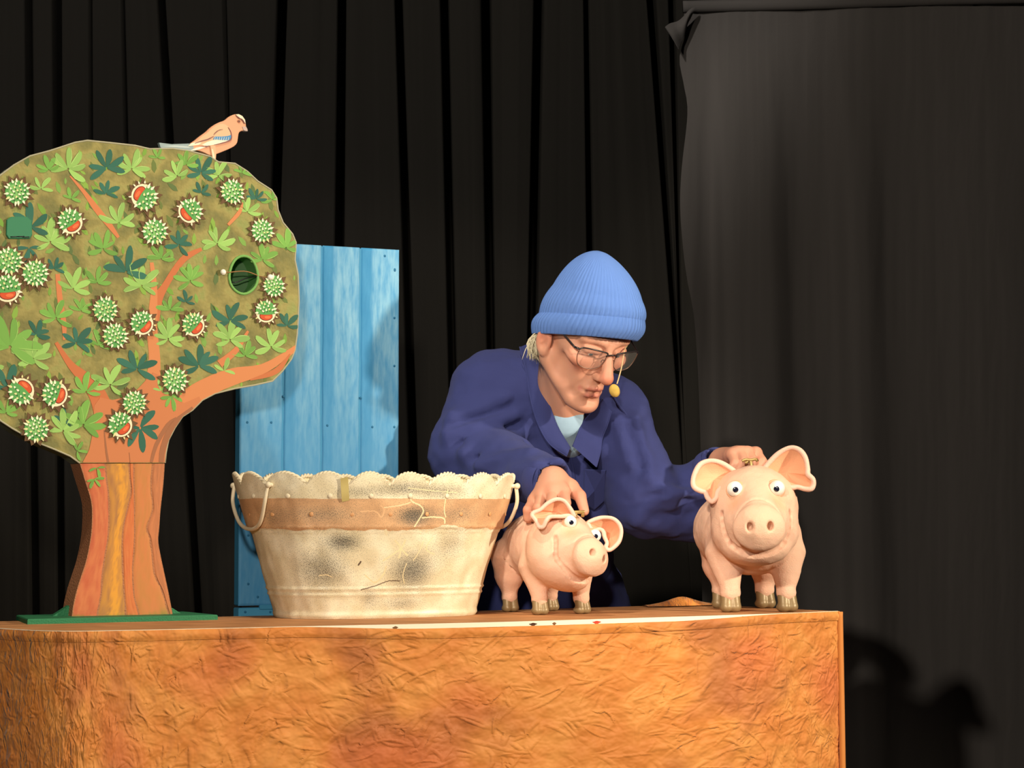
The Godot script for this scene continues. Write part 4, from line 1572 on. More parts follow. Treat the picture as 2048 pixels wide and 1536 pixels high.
func tub() -> void:
	var c := on_level(757, 1231, TOP)
	c.z = -4.15
	c.x = (753.0 - 1024.0) / FOCAL * 4.15
	var o := thing("zinc_tub", "oval cream zinc tub with a scalloped rope rim, a tan band and black speckles", "tub", frame_at(c + Vector3(0, 0.0002, 0), YAW))
	var high := 0.262
	var scallops := 18
	var oval := func(t: float, s: float, out := 0.0) -> Vector2:      # s: 0 foot .. 1 rim
		var a := lerpf(0.191, 0.269, s) + out
		var b := lerpf(0.108, 0.152, s) + out
		var ca := sin(t)
		var sa := cos(t)
		var p := 2.0 / 2.5
		return Vector2(a * signf(ca) * pow(absf(ca), p), b * signf(sa) * pow(absf(sa), p))
	# arc length round the rim, so that scallops and rope keep an even pitch
	var m := 720
	var run := PackedFloat32Array([0.0])
	for i in m:
		run.append(run[i] + (oval.call(TAU * (i + 1) / m, 1.0) as Vector2).distance_to(oval.call(TAU * i / m, 1.0)))
	var girth := run[m]
	var crest := func(t: float) -> float:     # height of the scalloped edge
		var x := fposmod(t / TAU, 1.0) * m
		var i := mini(int(x), m - 1)
		var s := lerpf(run[i], run[i + 1], x - i) / girth * scallops + 0.5
		return 0.024 * pow(absf(sin(PI * s)), 0.72) - 0.024
	var ribs := func(v: float) -> float:
		var r := 0.0
		for q in [[0.62, 0.009, 0.0035], [0.598, 0.006, 0.002], [0.205, 0.008, 0.0026], [0.165, 0.008, 0.0022], [0.02, 0.02, 0.003]]:
			r += q[2] * exp(-pow((v - q[0]) / q[1], 2.0))
		return r
	var dent := noise(FastNoiseLite.TYPE_SIMPLEX_SMOOTH, 1.0, 2, 61)
	var skin := func(u: float, v: float, inner: float) -> Vector3:
		var t := TAU * u + PI
		var top: float = high + crest.call(t)
		var y := lerpf(0.0, top, v)
		var s := y / high
		var flare := 0.012 * smoothstep(0.62, 0.63, s)
		var q: Vector2 = oval.call(t, s, ribs.call(s) + flare * 0.4 - inner + 0.0022 * dent.get_noise_3d(sin(t) * 3.0, cos(t) * 3.0, y * 12.0))
		return Vector3(q.x, y, q.y)
	var zinc := plain(Color.WHITE, 0.5, 0.5)
	zinc.albedo_texture = tub_map(2048, 512)
	zinc.clearcoat_enabled = true
	zinc.clearcoat = 0.25
	zinc.clearcoat_roughness = 0.35
	var st := start()
	surface(st, 432, 90, func(u: float, v: float) -> Vector3: return skin.call(u, v, 0.0))
	part("body", uv_by_place(done(st), high, run), zinc, o)
	st = start()
	var lining := plain(rgb8(222, 208, 170), 0.55, 0.4)
	surface(st, 288, 12, func(u: float, v: float) -> Vector3: return skin.call(1.0 - u, v, 0.0022))
	part("lining", done(st), lining, o, "cream inside of the tub")
	st = start()
	var floor_ := PackedVector2Array()
	for i in 72:
		floor_.append(oval.call(TAU * i / 72, 0.02))
	slab(st, floor_, 0.002, 0.005)
	part("bottom", done(st, false), lining, o, "", Transform3D(Basis(Vector3.RIGHT, -PI / 2), Vector3.ZERO))
	# the rope edge: two strands twisted round each other
	var cream := plain(rgb8(222, 208, 178), 0.5, 0.45)
	for strand in 2:
		var pts := []
		var count := 2200
		for i in count:
			var t := TAU * i / count
			var x := float(i) / count * m
			var k := mini(int(x), m - 1)
			var s := lerpf(run[k], run[k + 1], x - k)
			var y: float = high + crest.call(t)
			var q: Vector2 = oval.call(t, y / high)
			var n := q.normalized()
			var w: float = TAU * round(girth / 0.0135) * s / girth + PI * strand
			pts.append(Vector3(q.x + n.x * cos(w) * 0.0021, y + sin(w) * 0.0021, q.y + n.y * cos(w) * 0.0021))
		st = start()
		tube(st, pts, 0.0026, 6, true)
		part("rope_rim", done(st), cream, o, "twisted rope edge of the rim")
	# a row of rivets below the rim
	var rng := RandomNumberGenerator.new()
	rng.seed = 3
	for i in scallops:
		for row in [[0.845, 0.0], [0.72, 0.5]]:
			var s := fposmod((i + 0.02 + row[1]) / scallops, 1.0) * girth
			var k := 0
			while k < m - 1 and run[k + 1] < s:
				k += 1
			var t := TAU * (k + (s - run[k]) / (run[k + 1] - run[k])) / m
			var y: float = row[0] * high
			var q: Vector2 = oval.call(t, row[0], 0.0052)
			var n := (q * Vector2(1.0, 2.6)).normalized()
			st = start()
			ball(st, Transform3D(Basis(Vector3.UP, atan2(n.x, n.y)), Vector3(q.x, y, q.y)), Vector3(1, 1, 0) * (0.0047 if row[1] == 0.0 else 0.004) + Vector3(0, 0, 0.002 if row[1] == 0.0 else 0.001), 12)
			part("rivet", done(st), cream if row[1] == 0.0 else plain(rgb8(204, 150, 100), 0.5, 0.45), o)
	# the two drop handles, each on a pair of lugs
	for side in [-1.0, 1.0]:
		var mid := -PI / 2 if side < 0 else PI / 2
		var ends := []
		for e in [-1.0, 1.0]:
			var t: float = mid + e * 0.5
			var q: Vector2 = oval.call(t, 0.905, 0.008)
			ends.append(Vector3(q.x, 0.905 * high + 0.004, q.y))
			var lug := start()
			var qn := Vector3(q.x, 0, q.y * 2.0).normalized()
			tube(lug, [ends[-1] - qn * 0.008, ends[-1] + qn * 0.007], 0.004, 10)
			ball(lug, Transform3D(Basis(), ends[-1] + qn * 0.008), Vector3.ONE * 0.0058, 12)
			part("lug", done(lug), cream, o)
		var out := Vector3(side, 0, 0)
		var a: Vector3 = ends[0] + out * 0.006
		var b: Vector3 = ends[1] + out * 0.006
		var drop := 0.078
		var loop := curve([a, a.lerp(b, 0.02) + Vector3(0, -drop * 0.4, 0) + out * 0.004, a.lerp(b, 0.16) + Vector3(0, -drop * 0.82, 0) + out * 0.002, a.lerp(b, 0.36) + Vector3(0, -drop * 1.0, 0), a.lerp(b, 0.64) + Vector3(0, -drop * 1.0, 0), a.lerp(b, 0.84) + Vector3(0, -drop * 0.82, 0) + out * 0.002, a.lerp(b, 0.98) + Vector3(0, -drop * 0.4, 0) + out * 0.004, b], 44)
		st = start()
		tube(st, loop, 0.0036, 10)
		part("handle", done(st), cream, o, "wire drop handle")
	# the strip of yellow tape over the rim
	st = start()
	st.set_color(lin(188, 170, 108))
	var tt := 0.0
	var best := 1e9
	for i in 400:
		var t := TAU * i / 400
		var q: Vector2 = oval.call(t, 1.0)
		var w: Vector3 = o.transform * Vector3(q.x, high, q.y)
		var px := w.x / -w.z * FOCAL + 1024.0
		if cos(t) > 0 and absf(px - 688.0) < best:
			best = absf(px - 688.0)
			tt = t
	surface(st, 6, 16, func(u: float, v: float) -> Vector3:
		var t := tt + (u - 0.5) * 0.056
		var y := lerpf(0.212, high - 0.008, v)
		var q: Vector2 = oval.call(t, y / high, 0.0085 + 0.0012 * sin(v * 6.0))
		return Vector3(q.x, y + 0.003 * (u - 0.5), q.y))
	part("tape", done(st), M.paint, o, "short strip of yellow tape")


func uv_by_place(m: ArrayMesh, high: float, run: PackedFloat32Array) -> ArrayMesh:
	# u by the length run round the rim (0.5 at the front), v by the height
	var a := m.surface_get_arrays(0)
	var uv: PackedVector2Array = a[Mesh.ARRAY_TEX_UV]
	var v: PackedVector3Array = a[Mesh.ARRAY_VERTEX]
	var n := run.size() - 1
	for i in uv.size():
		var x := fposmod(uv[i].x + 0.5, 1.0) * n
		var k := mini(int(x), n - 1)
		var along := lerpf(run[k], run[k + 1], x - k) / run[n]
		uv[i] = Vector2(along - 0.5 if uv[i].x < 0.4999 else along + 0.5, clampf(1.0 - v[i].y / high, 0.002, 0.998))
	a[Mesh.ARRAY_TEX_UV] = uv
	var out := ArrayMesh.new()
	out.add_surface_from_arrays(Mesh.PRIMITIVE_TRIANGLES, a)
	return out

# ---------------------------------------------------------------- the two pig puppets
func bowl_ear(rim: Array, deep: Vector3, back: Vector3, thick: float) -> Array:
	# a cupped ear: [front skin, back shell and rolled rim]
	var pts := rim.duplicate()
	pts.append(rim[0])
	var loop := curve(pts, 73)
	loop.resize(72)
	var area := Vector3.ZERO
	for i in 72:
		area += (loop[i] - deep).cross(loop[(i + 1) % 72] - deep)
	if area.dot(back) > 0.0:
		loop.reverse()
	var at_ := func(u: float, v: float, off: float) -> Vector3:
		var o: Vector3 = loop[int(round(u * 72.0)) % 72]
		var p := deep.lerp(o, v)
		return p + back * (thick * 2.2 * v * (1.0 - v) + off) + Vector3(0, 0.001 * sin(u * 38.0) * v * (1.0 - v) * 4.0, 0)
	var inside := start()
	surface(inside, 72, 10, func(u: float, v: float) -> Vector3: return at_.call(1.0 - u, maxf(v, 0.001), 0.0))
	var shell := start()
	surface(shell, 72, 10, func(u: float, v: float) -> Vector3: return at_.call(u, maxf(v, 0.001), thick))
	var ring := []
	var rad := []
	for i in 72:
		ring.append(loop[i] + back * thick * 0.5)
		rad.append(thick * (0.54 + 0.03 * sin(i * 0.5)))
	tube(shell, ring, rad, 8, true)
	return [done(inside), done(shell)]


func pig(called: String, label: String, large: bool) -> void:
	var s := 1.0 if large else 0.8
	var yaw := deg_to_rad(8.0 if large else 26.0)
	var ground: Vector3
	if large:
		ground = on_level(1499, 1219.5, TOP + 0.001)
	else:
		ground = on_level(1094, 1225.0, TOP + 0.001)
	var frame := frame_at(ground, yaw)
	var o := thing(called, label, "puppet", frame, "pig puppets")
	var inv := frame.basis.inverse()
	# body and head as one skin
	var b := Sculpt.new()
	var hy := 0.186 if large else 0.149
	var head := Transform3D(Basis(Vector3.UP, deg_to_rad(-10.0 if large else 12.0)) * Basis(Vector3.RIGHT, deg_to_rad(2.0 if large else -2.0)) * Basis(Vector3.BACK, deg_to_rad(1.0 if large else -24.0)), Vector3(-0.012 if large else -0.012, hy, 0.088) * s)
	var girth := 1.0 if large else 0.84
	var stance := Vector2(0.034, 0.054) if large else Vector2(0.054, 0.054)
	var e := func(c: Vector3, r: Vector3, k: float) -> void: b.ell(c * s, r * s, k * s)
	e.call(Vector3(0, 0.156, -0.035), Vector3(0.1 * girth, 0.084, 0.13), 0.01)
	e.call(Vector3(0, 0.14, 0.03), Vector3(0.092 * girth, 0.068, 0.07), 0.03)
	for x in [-1.0, 1.0]:
		var hx := stance.x if x < 0 else stance.y
		# front legs, then thighs and hind legs
		b.cap(Vector3(x * 0.061, 0.112, 0.05) * s, 0.0375 * s, Vector3(x * 0.055, 0.042, 0.07) * s, 0.0185 * s, 0.014 * s)
		b.cap(Vector3(x * hx, 0.13, -0.085) * s, 0.052 * s, Vector3(x * (hx + 0.003), 0.085, -0.09) * s, 0.034 * s, 0.006 * s)
		b.cap(Vector3(x * (hx + 0.003), 0.085, -0.09) * s, 0.034 * s, Vector3(x * hx, 0.043, -0.092) * s, 0.0185 * s, 0.008 * s)
		for z in [0.07, -0.092]:
			b.cap(Vector3(x * (0.0555 if z > 0 else hx), 0.04, z) * s, 0.0185 * s, Vector3(x * (0.0555 if z > 0 else hx), 0.036, z) * s, 0.0195 * s, 0.004 * s)
	# seam in front of the shoulder
	var seam := []
	for i in 9:
		var a := lerpf(-2.3, 2.3, i / 8.0)
		var out := Vector3(sin(a), cos(a), -0.02)
		seam.append(b.land(Vector3(0, 0.15, -0.03 - 0.02 * absf(sin(a))) * s + out * 0.3, -out))
	b.chain(seam, 0.0014 * s, 0.003 * s, true)
	var hb := head.basis
	var he := func(c: Vector3, r: Vector3, k: float, cut := false) -> void: b.ell(head * (c * s), r * s, k * s, cut, hb)
	var hc := func(p: Vector3, rp: float, q: Vector3, rq: float, k: float) -> void: b.cap(head * (p * s), rp * s, head * (q * s), rq * s, k * s)
	he.call(Vector3(0, 0.012, 0), Vector3(0.085, 0.083, 0.078), 0.006)
	he.call(Vector3(0, -0.034, 0.018), Vector3(0.083, 0.058, 0.07), 0.02)
	he.call(Vector3(0, -0.058, 0.04), Vector3(0.066, 0.038, 0.06), 0.006)
	he.call(Vector3(0, -0.012, 0.058), Vector3(0.064, 0.052, 0.052), 0.012)
	hc.call(Vector3(0, 0.03, 0.06), 0.03, Vector3(0, -0.005, 0.105), 0.03, 0.02)
	hc.call(Vector3(0, -0.012, 0.06), 0.05, Vector3(0, -0.019, 0.112), 0.0445, 0.012)
	he.call(Vector3(0, -0.02, 0.124), Vector3(0.0495, 0.043, 0.024), 0.006)
	# mouth: a curved groove under the muzzle, open in the middle
	var mouth := []
	for q in curve([Vector2(-0.066, 0.006), Vector2(-0.064, -0.022), Vector2(-0.053, -0.048), Vector2(-0.03, -0.066), Vector2(0.0, -0.073), Vector2(0.03, -0.066), Vector2(0.053, -0.048), Vector2(0.064, -0.022), Vector2(0.066, 0.006)], 33):
		mouth.append(b.land(head * (Vector3(q.x, q.y, 0.3) * s), hb * Vector3(0, 0, -1)))
	b.chain(mouth, 0.0052 * s, 0.0025 * s, true)
	b.chain(mouth.slice(11, 22), 0.0062 * s, 0.003 * s, true)
	# crease where the snout disc meets the muzzle
	var crease := []
	for i in 15:
		var a := lerpf(-1.3, 1.3, i / 14.0)
		var d := Vector3(sin(a), cos(a), 0)
		crease.append(b.land(head * (Vector3(d.x * 0.2, -0.02 + d.y * 0.2, 0.106) * s), hb * -d))
	b.chain(crease, 0.0016 * s, 0.004 * s, true)
	b.base = lin(228, 184, 158)
	for x in [-1.0, 1.0]:
		he.call(Vector3(x * 0.0185, -0.016, 0.15), Vector3(0.0058, 0.0085, 0.016), 0.006, true)
		b.spot(head * (Vector3(x * 0.0185, -0.016, 0.141) * s), 0.0105 * s, lin(110, 70, 62), 1.0)
		b.spot(head * (Vector3(x * 0.046, 0.03, 0.08) * s), 0.034 * s, lin(230, 168, 128), 0.6)
		b.spot(Vector3(x * 0.056, 0.095, -0.085) * s, 0.06 * s, lin(230, 172, 144), 0.7)
	for i in range(0, 33, 2):
		var p: Vector3 = mouth[i]
		b.spot(p, 0.0085 * s, lin(158, 82, 60), 0.85)
	b.spot(head * (Vector3(0, -0.05, 0.1) * s), 0.05 * s, lin(230, 174, 146), 0.6)
	b.spot(head * (Vector3(0, -0.02, 0.14) * s), 0.06 * s, lin(226, 184, 156), 0.8)
	var skin := relief(painted(0.72, 0.25), M.felt, 0.05, 7.0)
	skin.subsurf_scatter_enabled = true
	skin.subsurf_scatter_strength = 0.08
	var lump := noise(FastNoiseLite.TYPE_SIMPLEX_SMOOTH, 22.0, 3, 71)
	part("body", b.mesh(0.0024 * (1.0 if large else 0.85), lump, 0.0016), skin, o)
	# hooves
	var h := Sculpt.new()
	for x in [-1.0, 1.0]:
		h.cap(Vector3(x * 0.006, 0.035, 0.0) * s, 0.0125 * s, Vector3(x * 0.0085, 0.0105, 0.009) * s, 0.0108 * s, 0.004 * s)
		h.ell(Vector3(x * 0.008, 0.008, 0.002) * s, Vector3(0.0125, 0.009, 0.017) * s, 0.005 * s)
	h.ell(Vector3(0, -0.02, 0) * s, Vector3(0.05, 0.02, 0.05) * s, 0.001, true)
	h.cap(Vector3(0, 0.008, 0.03) * s, 0.0022 * s, Vector3(0, 0.03, 0.0145) * s, 0.0012 * s, 0.003 * s, true)
	h.cap(Vector3(0, 0.0, 0.024) * s, 0.005 * s, Vector3(0, 0.012, 0.026) * s, 0.003 * s, 0.003 * s, true)
	var hoof := h.mesh(0.0016 * s)
	var gold := plain(rgb8(142, 120, 84), 0.42, 0.5)
	gold.metallic = 0.15
	for x in [-1.0, 1.0]:
		for z in [0.07, -0.092]:
			part("hoof", hoof, gold, o, "dull gold hoof", Transform3D(Basis(Vector3.UP, x * 0.12), Vector3(x * (0.0555 if z > 0 else stance.x if x < 0 else stance.y), 0, z) * s))
	# eyes
	var white := plain(rgb8(244, 240, 228), 0.18, 0.6)
	var iris := plain(rgb8(26, 28, 46), 0.12, 0.7)
	var lid := plain(rgb8(224, 168, 132), 0.7, 0.25)
	for x in [-1.0, 1.0]:
		var c: Vector3 = b.land(head * (Vector3(x * 0.04, 0.052 + (0.0 if large else 0.002), 0.3) * s), hb * Vector3(0, 0, -1))
		c += hb * Vector3(0, 0, 0.0035) * s
		var look: Vector3 = (inv * (EYE - frame * c).normalized() + hb * Vector3(-0.12 * x if large else 0.1, -0.12, 0.3)).normalized()
		var turn := Transform3D(Basis.looking_at(-look, Vector3.UP), c)
		var st := start()
		ball(st, turn, Vector3.ONE * 0.0152 * s, 24)
		part("eyeball", done(st), white, o, "round white eye")
		st = start()
		var cap_ := []
		for i in 7:
			var a := 0.36 * (1.0 - i / 6.0)
			cap_.append(Vector2(sin(a) * 0.0155, cos(a) * 0.0155 - 0.0001) * s)
		lathe(st, cap_, 18, turn * Transform3D(Basis(Vector3.RIGHT, PI / 2), Vector3.ZERO))
		part("pupil", done(st), iris, o, "small dark pupil")
		st = start()
		var ring := []
		var axis: Vector3 = (hb * Vector3(x * 0.4, 0.35, 1.0)).normalized()
		var rf := Basis.looking_at(-axis, Vector3.UP)
		for i in 24:
			var a := TAU * i / 24
			ring.append(c - axis * 0.005 * s + (rf.x * cos(a) + rf.y * sin(a)) * 0.0162 * s)
		tube(st, ring, 0.0028 * s, 8, true)
		part("eyelid", done(st), lid, o)
	# ears, as seen from the front: rim points (x, y, z) about the middle of the head
	var ears: Array
	var unit: float
	if large:
		unit = 0.252
		ears = [
			[[[440, 332, 2], [330, 262, 12], [240, 240, 18], [160, 265, 22], [115, 330, 28], [95, 400, 32], [106, 446, 38], [150, 472, 42], [184, 484, 44], [202, 524, 48], [232, 552, 50], [266, 526, 46], [282, 480, 40], [316, 442, 34], [356, 410, 30], [396, 372, 20]], [270, 370, 6]],
			[[[636, 318, 0], [700, 240, 4], [770, 175, 8], [850, 140, 12], [915, 160, 18], [955, 220, 26], [967, 300, 34], [966, 345, 40], [1000, 384, 46], [1004, 424, 46], [984, 456, 46], [940, 456, 42], [890, 442, 38], [846, 446, 36], [790, 440, 30], [730, 410, 24], [680, 372, 14]], [826, 330, -6]],
		]
	else:
		unit = 0.1917
		ears = [
			[[[902, 440, 30], [862, 368, 34], [800, 290, 36], [720, 274, 38], [640, 312, 40], [570, 372, 42], [505, 402, 42], [490, 432, 44], [522, 474, 50], [560, 540, 56], [598, 532, 60], [622, 482, 62], [652, 446, 58], [700, 440, 50], [770, 440, 40], [838, 432, 32]], [745, 400, 20]],
			[[[1035, 500, -18], [1120, 466, -20], [1200, 450, -22], [1290, 464, -22], [1350, 520, -20], [1368, 592, -16], [1346, 680, -12], [1292, 742, -8], [1242, 770, -6], [1214, 742, -8], [1226, 700, -12], [1202, 640, -16], [1188, 586, -18], [1150, 566, -20], [1085, 580, -18]], [1268, 610, -42]],
		]
	var mid := Vector2(577, 692) if large else Vector2(754, 710)
	var centre: Vector3 = frame.affine_inverse() * (at(1510, 1040, 4.28) if large else at(1118, 1088, 4.172))
	var in_ear := relief(plain(rgb8(226, 168, 132), 0.75, 0.25), M.felt, 0.05, 8.0)
	var ear_skin := relief(plain(rgb8(232, 190, 170), 0.72, 0.25), M.felt, 0.05, 7.0)
	for k in 2:
		var rim := []
		for p in ears[k][0]:
			rim.append(centre + inv * Vector3((p[0] - mid.x) * unit, (mid.y - p[1]) * unit, p[2] + (0 if large else 8)) * 0.001)
		var q = ears[k][1]
		var deep: Vector3 = centre + inv * Vector3((q[0] - mid.x) * unit, (mid.y - q[1]) * unit, q[2]) * 0.001
		var two := bowl_ear(rim, deep, inv * Vector3(0, 0, -1), 0.0094 * s)
		var ear := part("ear", two[1], ear_skin, o, "floppy pink ear")
		part("inner_ear", two[0], in_ear, ear, "orange pink hollow of the ear")
	# the brass grip behind the ears
	var brass := plain(rgb8(168, 140, 84), 0.4, 0.5)
	brass.metallic = 0.4
	var st := start()
	var up := func(x: float, y: float, z: float) -> Vector3: return centre + inv * Vector3((x - mid.x) * unit, (mid.y - y) * unit, z) * 0.001
	if large:
		tube(st, curve([up.call(562, 330, -20), up.call(560, 268, -22), up.call(556, 236, -24)], 10), 0.0032, 10)
		tube(st, curve([up.call(490, 240, -26), up.call(520, 228, -25), up.call(560, 232, -23), up.call(596, 226, -22), up.call(608, 244, -22)], 16), 0.003, 10)
		tube(st, curve([up.call(540, 236, -25), up.call(526, 250, -25), up.call(512, 252, -25)], 8), 0.0026, 8)
	else:
		tube(st, curve([up.call(890, 400, 14), up.call(950, 398, 14), up.call(1000, 396, 12)], 10), 0.0034, 10)
		tube(st, [up.call(985, 440, 8), up.call(985, 398, 12)], 0.0034, 10)
		tube(st, [up.call(915, 460, 10), up.call(915, 402, 14)], 0.0034, 10)
	part("grip", done(st), brass, o, "brass grip on the head")

# ---------------------------------------------------------------- the puppeteer
func sheet(st: SurfaceTool, pts: Array, thick: Vector3) -> void:
	# a small flap of cloth: outline points in space, given thickness along a direction (towards the viewer)
	var n := pts.size()
	var mid := Vector3.ZERO
	for p in pts:
		mid += p / n
	var area := Vector3.ZERO
	for i in n:
		area += (pts[i] - mid as Vector3).cross(pts[(i + 1) % n] - mid)
	var loop := pts.duplicate()
	if area.dot(thick) < 0.0:
		loop.reverse()
	smooth(st, false)
	for i in n:
		var a: Vector3 = loop[i]
		var b: Vector3 = loop[(i + 1) % n]
		var ia := a.lerp(mid, 0.06) + thick
		var ib := b.lerp(mid, 0.06) + thick
		tri(st, mid + thick, ia, ib)
		quad(st, a, b, ib, ia)
		tri(st, mid, b, a)


func person() -> void:
	var base := Vector3(0.1, 0, -4.74)
	var o := thing("person", "man in blue beanie, glasses and navy jacket, a hand on each pig", "person", frame_at(base))
	var w := func(px: float, py: float, depth: float) -> Vector3: return at(px, py, depth) - base
	var skin_tone := lin(206, 148, 122)
	# ---------------- head, in its own axes: x to his left, y up, z forward
	var head := Transform3D(Basis(Vector3.UP, deg_to_rad(40)) * Basis(Vector3.RIGHT, deg_to_rad(27)) * Basis(Vector3.BACK, deg_to_rad(-2)), w.call(1166, 690, 4.36))
	# the face looks a little further down than the hat sits
	var hat_frame := head
	head = Transform3D((Basis(Vector3.UP, deg_to_rad(34)) * Basis(Vector3.RIGHT, deg_to_rad(33)) * Basis(Vector3.BACK, deg_to_rad(-1))).scaled(Vector3.ONE * 1.04), w.call(1167, 662, 4.36))
	var back := head.affine_inverse()
	var f := Sculpt.new()
	var both := func(c: Vector3, r: Vector3, k: float, cut := false) -> void:
		f.ell(c, r, k, cut)
		f.ell(c * Vector3(-1, 1, 1), r, k, cut)
	var pair := func(a: Vector3, ra: float, b: Vector3, rb: float, k: float, cut := false) -> void:
		f.cap(a, ra, b, rb, k, cut)
		f.cap(a * Vector3(-1, 1, 1), ra, b * Vector3(-1, 1, 1), rb, k, cut)
	f.ell(Vector3(0, 0.02, -0.004), Vector3(0.073, 0.075, 0.082), 0.01)
	f.ell(Vector3(0, -0.028, 0.03), Vector3(0.06, 0.088, 0.058), 0.02)
	pair.call(Vector3(0.05, -0.06, 0.0), 0.024, Vector3(0.018, -0.108, 0.062), 0.02, 0.02)
	f.ell(Vector3(0.003, -0.114, 0.078), Vector3(0.026, 0.018, 0.02), 0.014)
	both.call(Vector3(0.045, -0.022, 0.06), Vector3(0.022, 0.017, 0.022), 0.022)
	pair.call(Vector3(0.012, 0.02, 0.083), 0.012, Vector3(0.045, 0.022, 0.068), 0.012, 0.012)
	# nose
	f.cap(Vector3(0, 0.012, 0.084), 0.010, Vector3(0, -0.036, 0.114), 0.0115, 0.01)
	f.ell(Vector3(0, -0.04, 0.113), Vector3(0.0125, 0.0115, 0.0125), 0.006)
	both.call(Vector3(0.0125, -0.044, 0.099), Vector3(0.0085, 0.0085, 0.0115), 0.005)
	both.call(Vector3(0.007, -0.0535, 0.104), Vector3(0.0035, 0.004, 0.006), 0.003, true)
	# sockets and lids
	both.call(Vector3(0.031, 0.002, 0.094), Vector3(0.019, 0.012, 0.016), 0.012, true)
	both.call(Vector3(0.031, 0.002, 0.0705), Vector3(0.0145, 0.0125, 0.0135), 0.003)
	pair.call(Vector3(0.019, 0.0035, 0.0835), 0.0078, Vector3(0.043, 0.003, 0.077), 0.0078, 0.004)
	pair.call(Vector3(0.02, -0.009, 0.08), 0.003, Vector3(0.042, -0.007, 0.074), 0.003, 0.006)
	# mouth
	f.ell(Vector3(0, -0.074, 0.077), Vector3(0.032, 0.024, 0.0165), 0.018)
	var lip := [Vector3(-0.028, -0.0775, 0.080), Vector3(-0.014, -0.0725, 0.092), Vector3(-0.004, -0.071, 0.0965), Vector3(0.004, -0.071, 0.0965), Vector3(0.014, -0.0725, 0.092), Vector3(0.028, -0.0775, 0.080)]
	var full := [0.0008, 0.0026, 0.003, 0.003, 0.0026, 0.0008]
	for i in 5:
		f.cap(lip[i], full[i], lip[i + 1], full[i + 1], 0.006)
	f.cap(Vector3(-0.023, -0.083, 0.081), 0.0006, Vector3(-0.010, -0.0875, 0.092), 0.0036, 0.006)
	f.cap(Vector3(-0.010, -0.0875, 0.092), 0.0036, Vector3(0.010, -0.0875, 0.092), 0.0036, 0.006)
	f.cap(Vector3(0.010, -0.0875, 0.092), 0.0036, Vector3(0.023, -0.083, 0.081), 0.0006, 0.006)
	f.chain([Vector3(-0.027, -0.0785, 0.086), Vector3(-0.011, -0.079, 0.099), Vector3(0.011, -0.079, 0.099), Vector3(0.027, -0.0785, 0.086)], 0.0026, 0.002, true)
	f.ell(Vector3(0, -0.1, 0.098), Vector3(0.018, 0.005, 0.009), 0.01, true)
	# folds from nose to mouth, cheeks and forehead lines
	pair.call(Vector3(0.02, -0.044, 0.1), 0.003, Vector3(0.035, -0.072, 0.084), 0.0024, 0.014, true)
	pair.call(Vector3(0.035, -0.072, 0.084), 0.0022, Vector3(0.036, -0.09, 0.075), 0.0016, 0.014, true)
	pair.call(Vector3(0.005, 0.02, 0.098), 0.0016, Vector3(0.006, 0.036, 0.097), 0.001, 0.006, true)
	both.call(Vector3(0.058, -0.055, 0.05), Vector3(0.012, 0.025, 0.02), 0.02, true)
	# ears
	for x in [-1.0, 1.0]:
		var t := Basis(Vector3.UP, -x * 0.42) * Basis(Vector3.RIGHT, -0.15)
		var e := Vector3(x * 0.079, -0.027, -0.004)
		f.ell(e, Vector3(0.007, 0.027, 0.017), 0.008, false, t)
		f.ell(e + Vector3(x * -0.003, -0.02, 0.006), Vector3(0.006, 0.010, 0.009), 0.006, false, t)
		f.ell(e + Vector3(x * 0.008, 0.0, 0.006), Vector3(0.0075, 0.017, 0.01), 0.004, true, t)
		f.cap(e + Vector3(0, 0.012, 0.007), 0.0022, e + Vector3(x * 0.003, -0.005, 0.001), 0.002, 0.003)
	# neck, down into the jacket
	var nb: Vector3 = back * (w.call(1126, 846, 4.545) as Vector3)
	f.cap(Vector3(0, -0.03, -0.035), 0.054, nb, 0.057, 0.018)
	f.cap(Vector3(0.03, -0.06, -0.02), 0.012, nb + Vector3(0.0, 0.0, 0.05), 0.012, 0.016)
	f.cap(Vector3(-0.045, -0.06, -0.02), 0.012, nb + Vector3(-0.02, 0.02, 0.05), 0.012, 0.02)
	f.base = skin_tone
	f.spot(Vector3(0, -0.04, 0.118), 0.026, lin(202, 112, 88), 0.7)
	for x in [-1.0, 1.0]:
		f.spot(Vector3(x * 0.045, -0.03, 0.07), 0.036, lin(208, 124, 98), 0.6)
		f.spot(Vector3(x * 0.08, -0.01, -0.01), 0.04, lin(212, 122, 100), 0.6)
		f.spot(Vector3(x * 0.031, 0.0, 0.08), 0.022, lin(186, 118, 94), 0.5)
		f.spot(Vector3(x * 0.03, 0.026, 0.085), 0.014, lin(168, 126, 104), 0.5)
		f.spot(Vector3(x * 0.04, -0.085, 0.05), 0.04, lin(196, 140, 116), 0.5)
	for p in lip:
		f.spot(p + Vector3(0, -0.001, 0.003), 0.0085, lin(188, 104, 92), 0.75)
	for x in [-0.012, 0.0, 0.012]:
		f.spot(Vector3(x, -0.087, 0.095), 0.0105, lin(192, 106, 94), 0.75)
		f.spot(Vector3(x * 1.4, -0.079, 0.092), 0.0055, lin(92, 44, 40), 0.9)
		f.spot(Vector3(x * 1.6, -0.058, 0.096), 0.012, lin(190, 150, 130), 0.5)
	# ---------------- the rest of the body, under the clothes
	var chest: Vector3 = w.call(1075, 930, 4.64)
	var hip: Vector3 = w.call(1072, 1190, 4.74)
	var sh_r: Vector3 = w.call(965, 795, 4.55)
	var sh_l: Vector3 = w.call(1228, 828, 4.52)
	var el_r: Vector3 = w.call(940, 922, 4.5)
	var el_l: Vector3 = w.call(1302, 1012, 4.54)
	var wr_r: Vector3 = w.call(1106, 962, 4.235)
	var wr_l: Vector3 = w.call(1446, 924, 4.46)
	var body := Sculpt.new()
	body.base = skin_tone
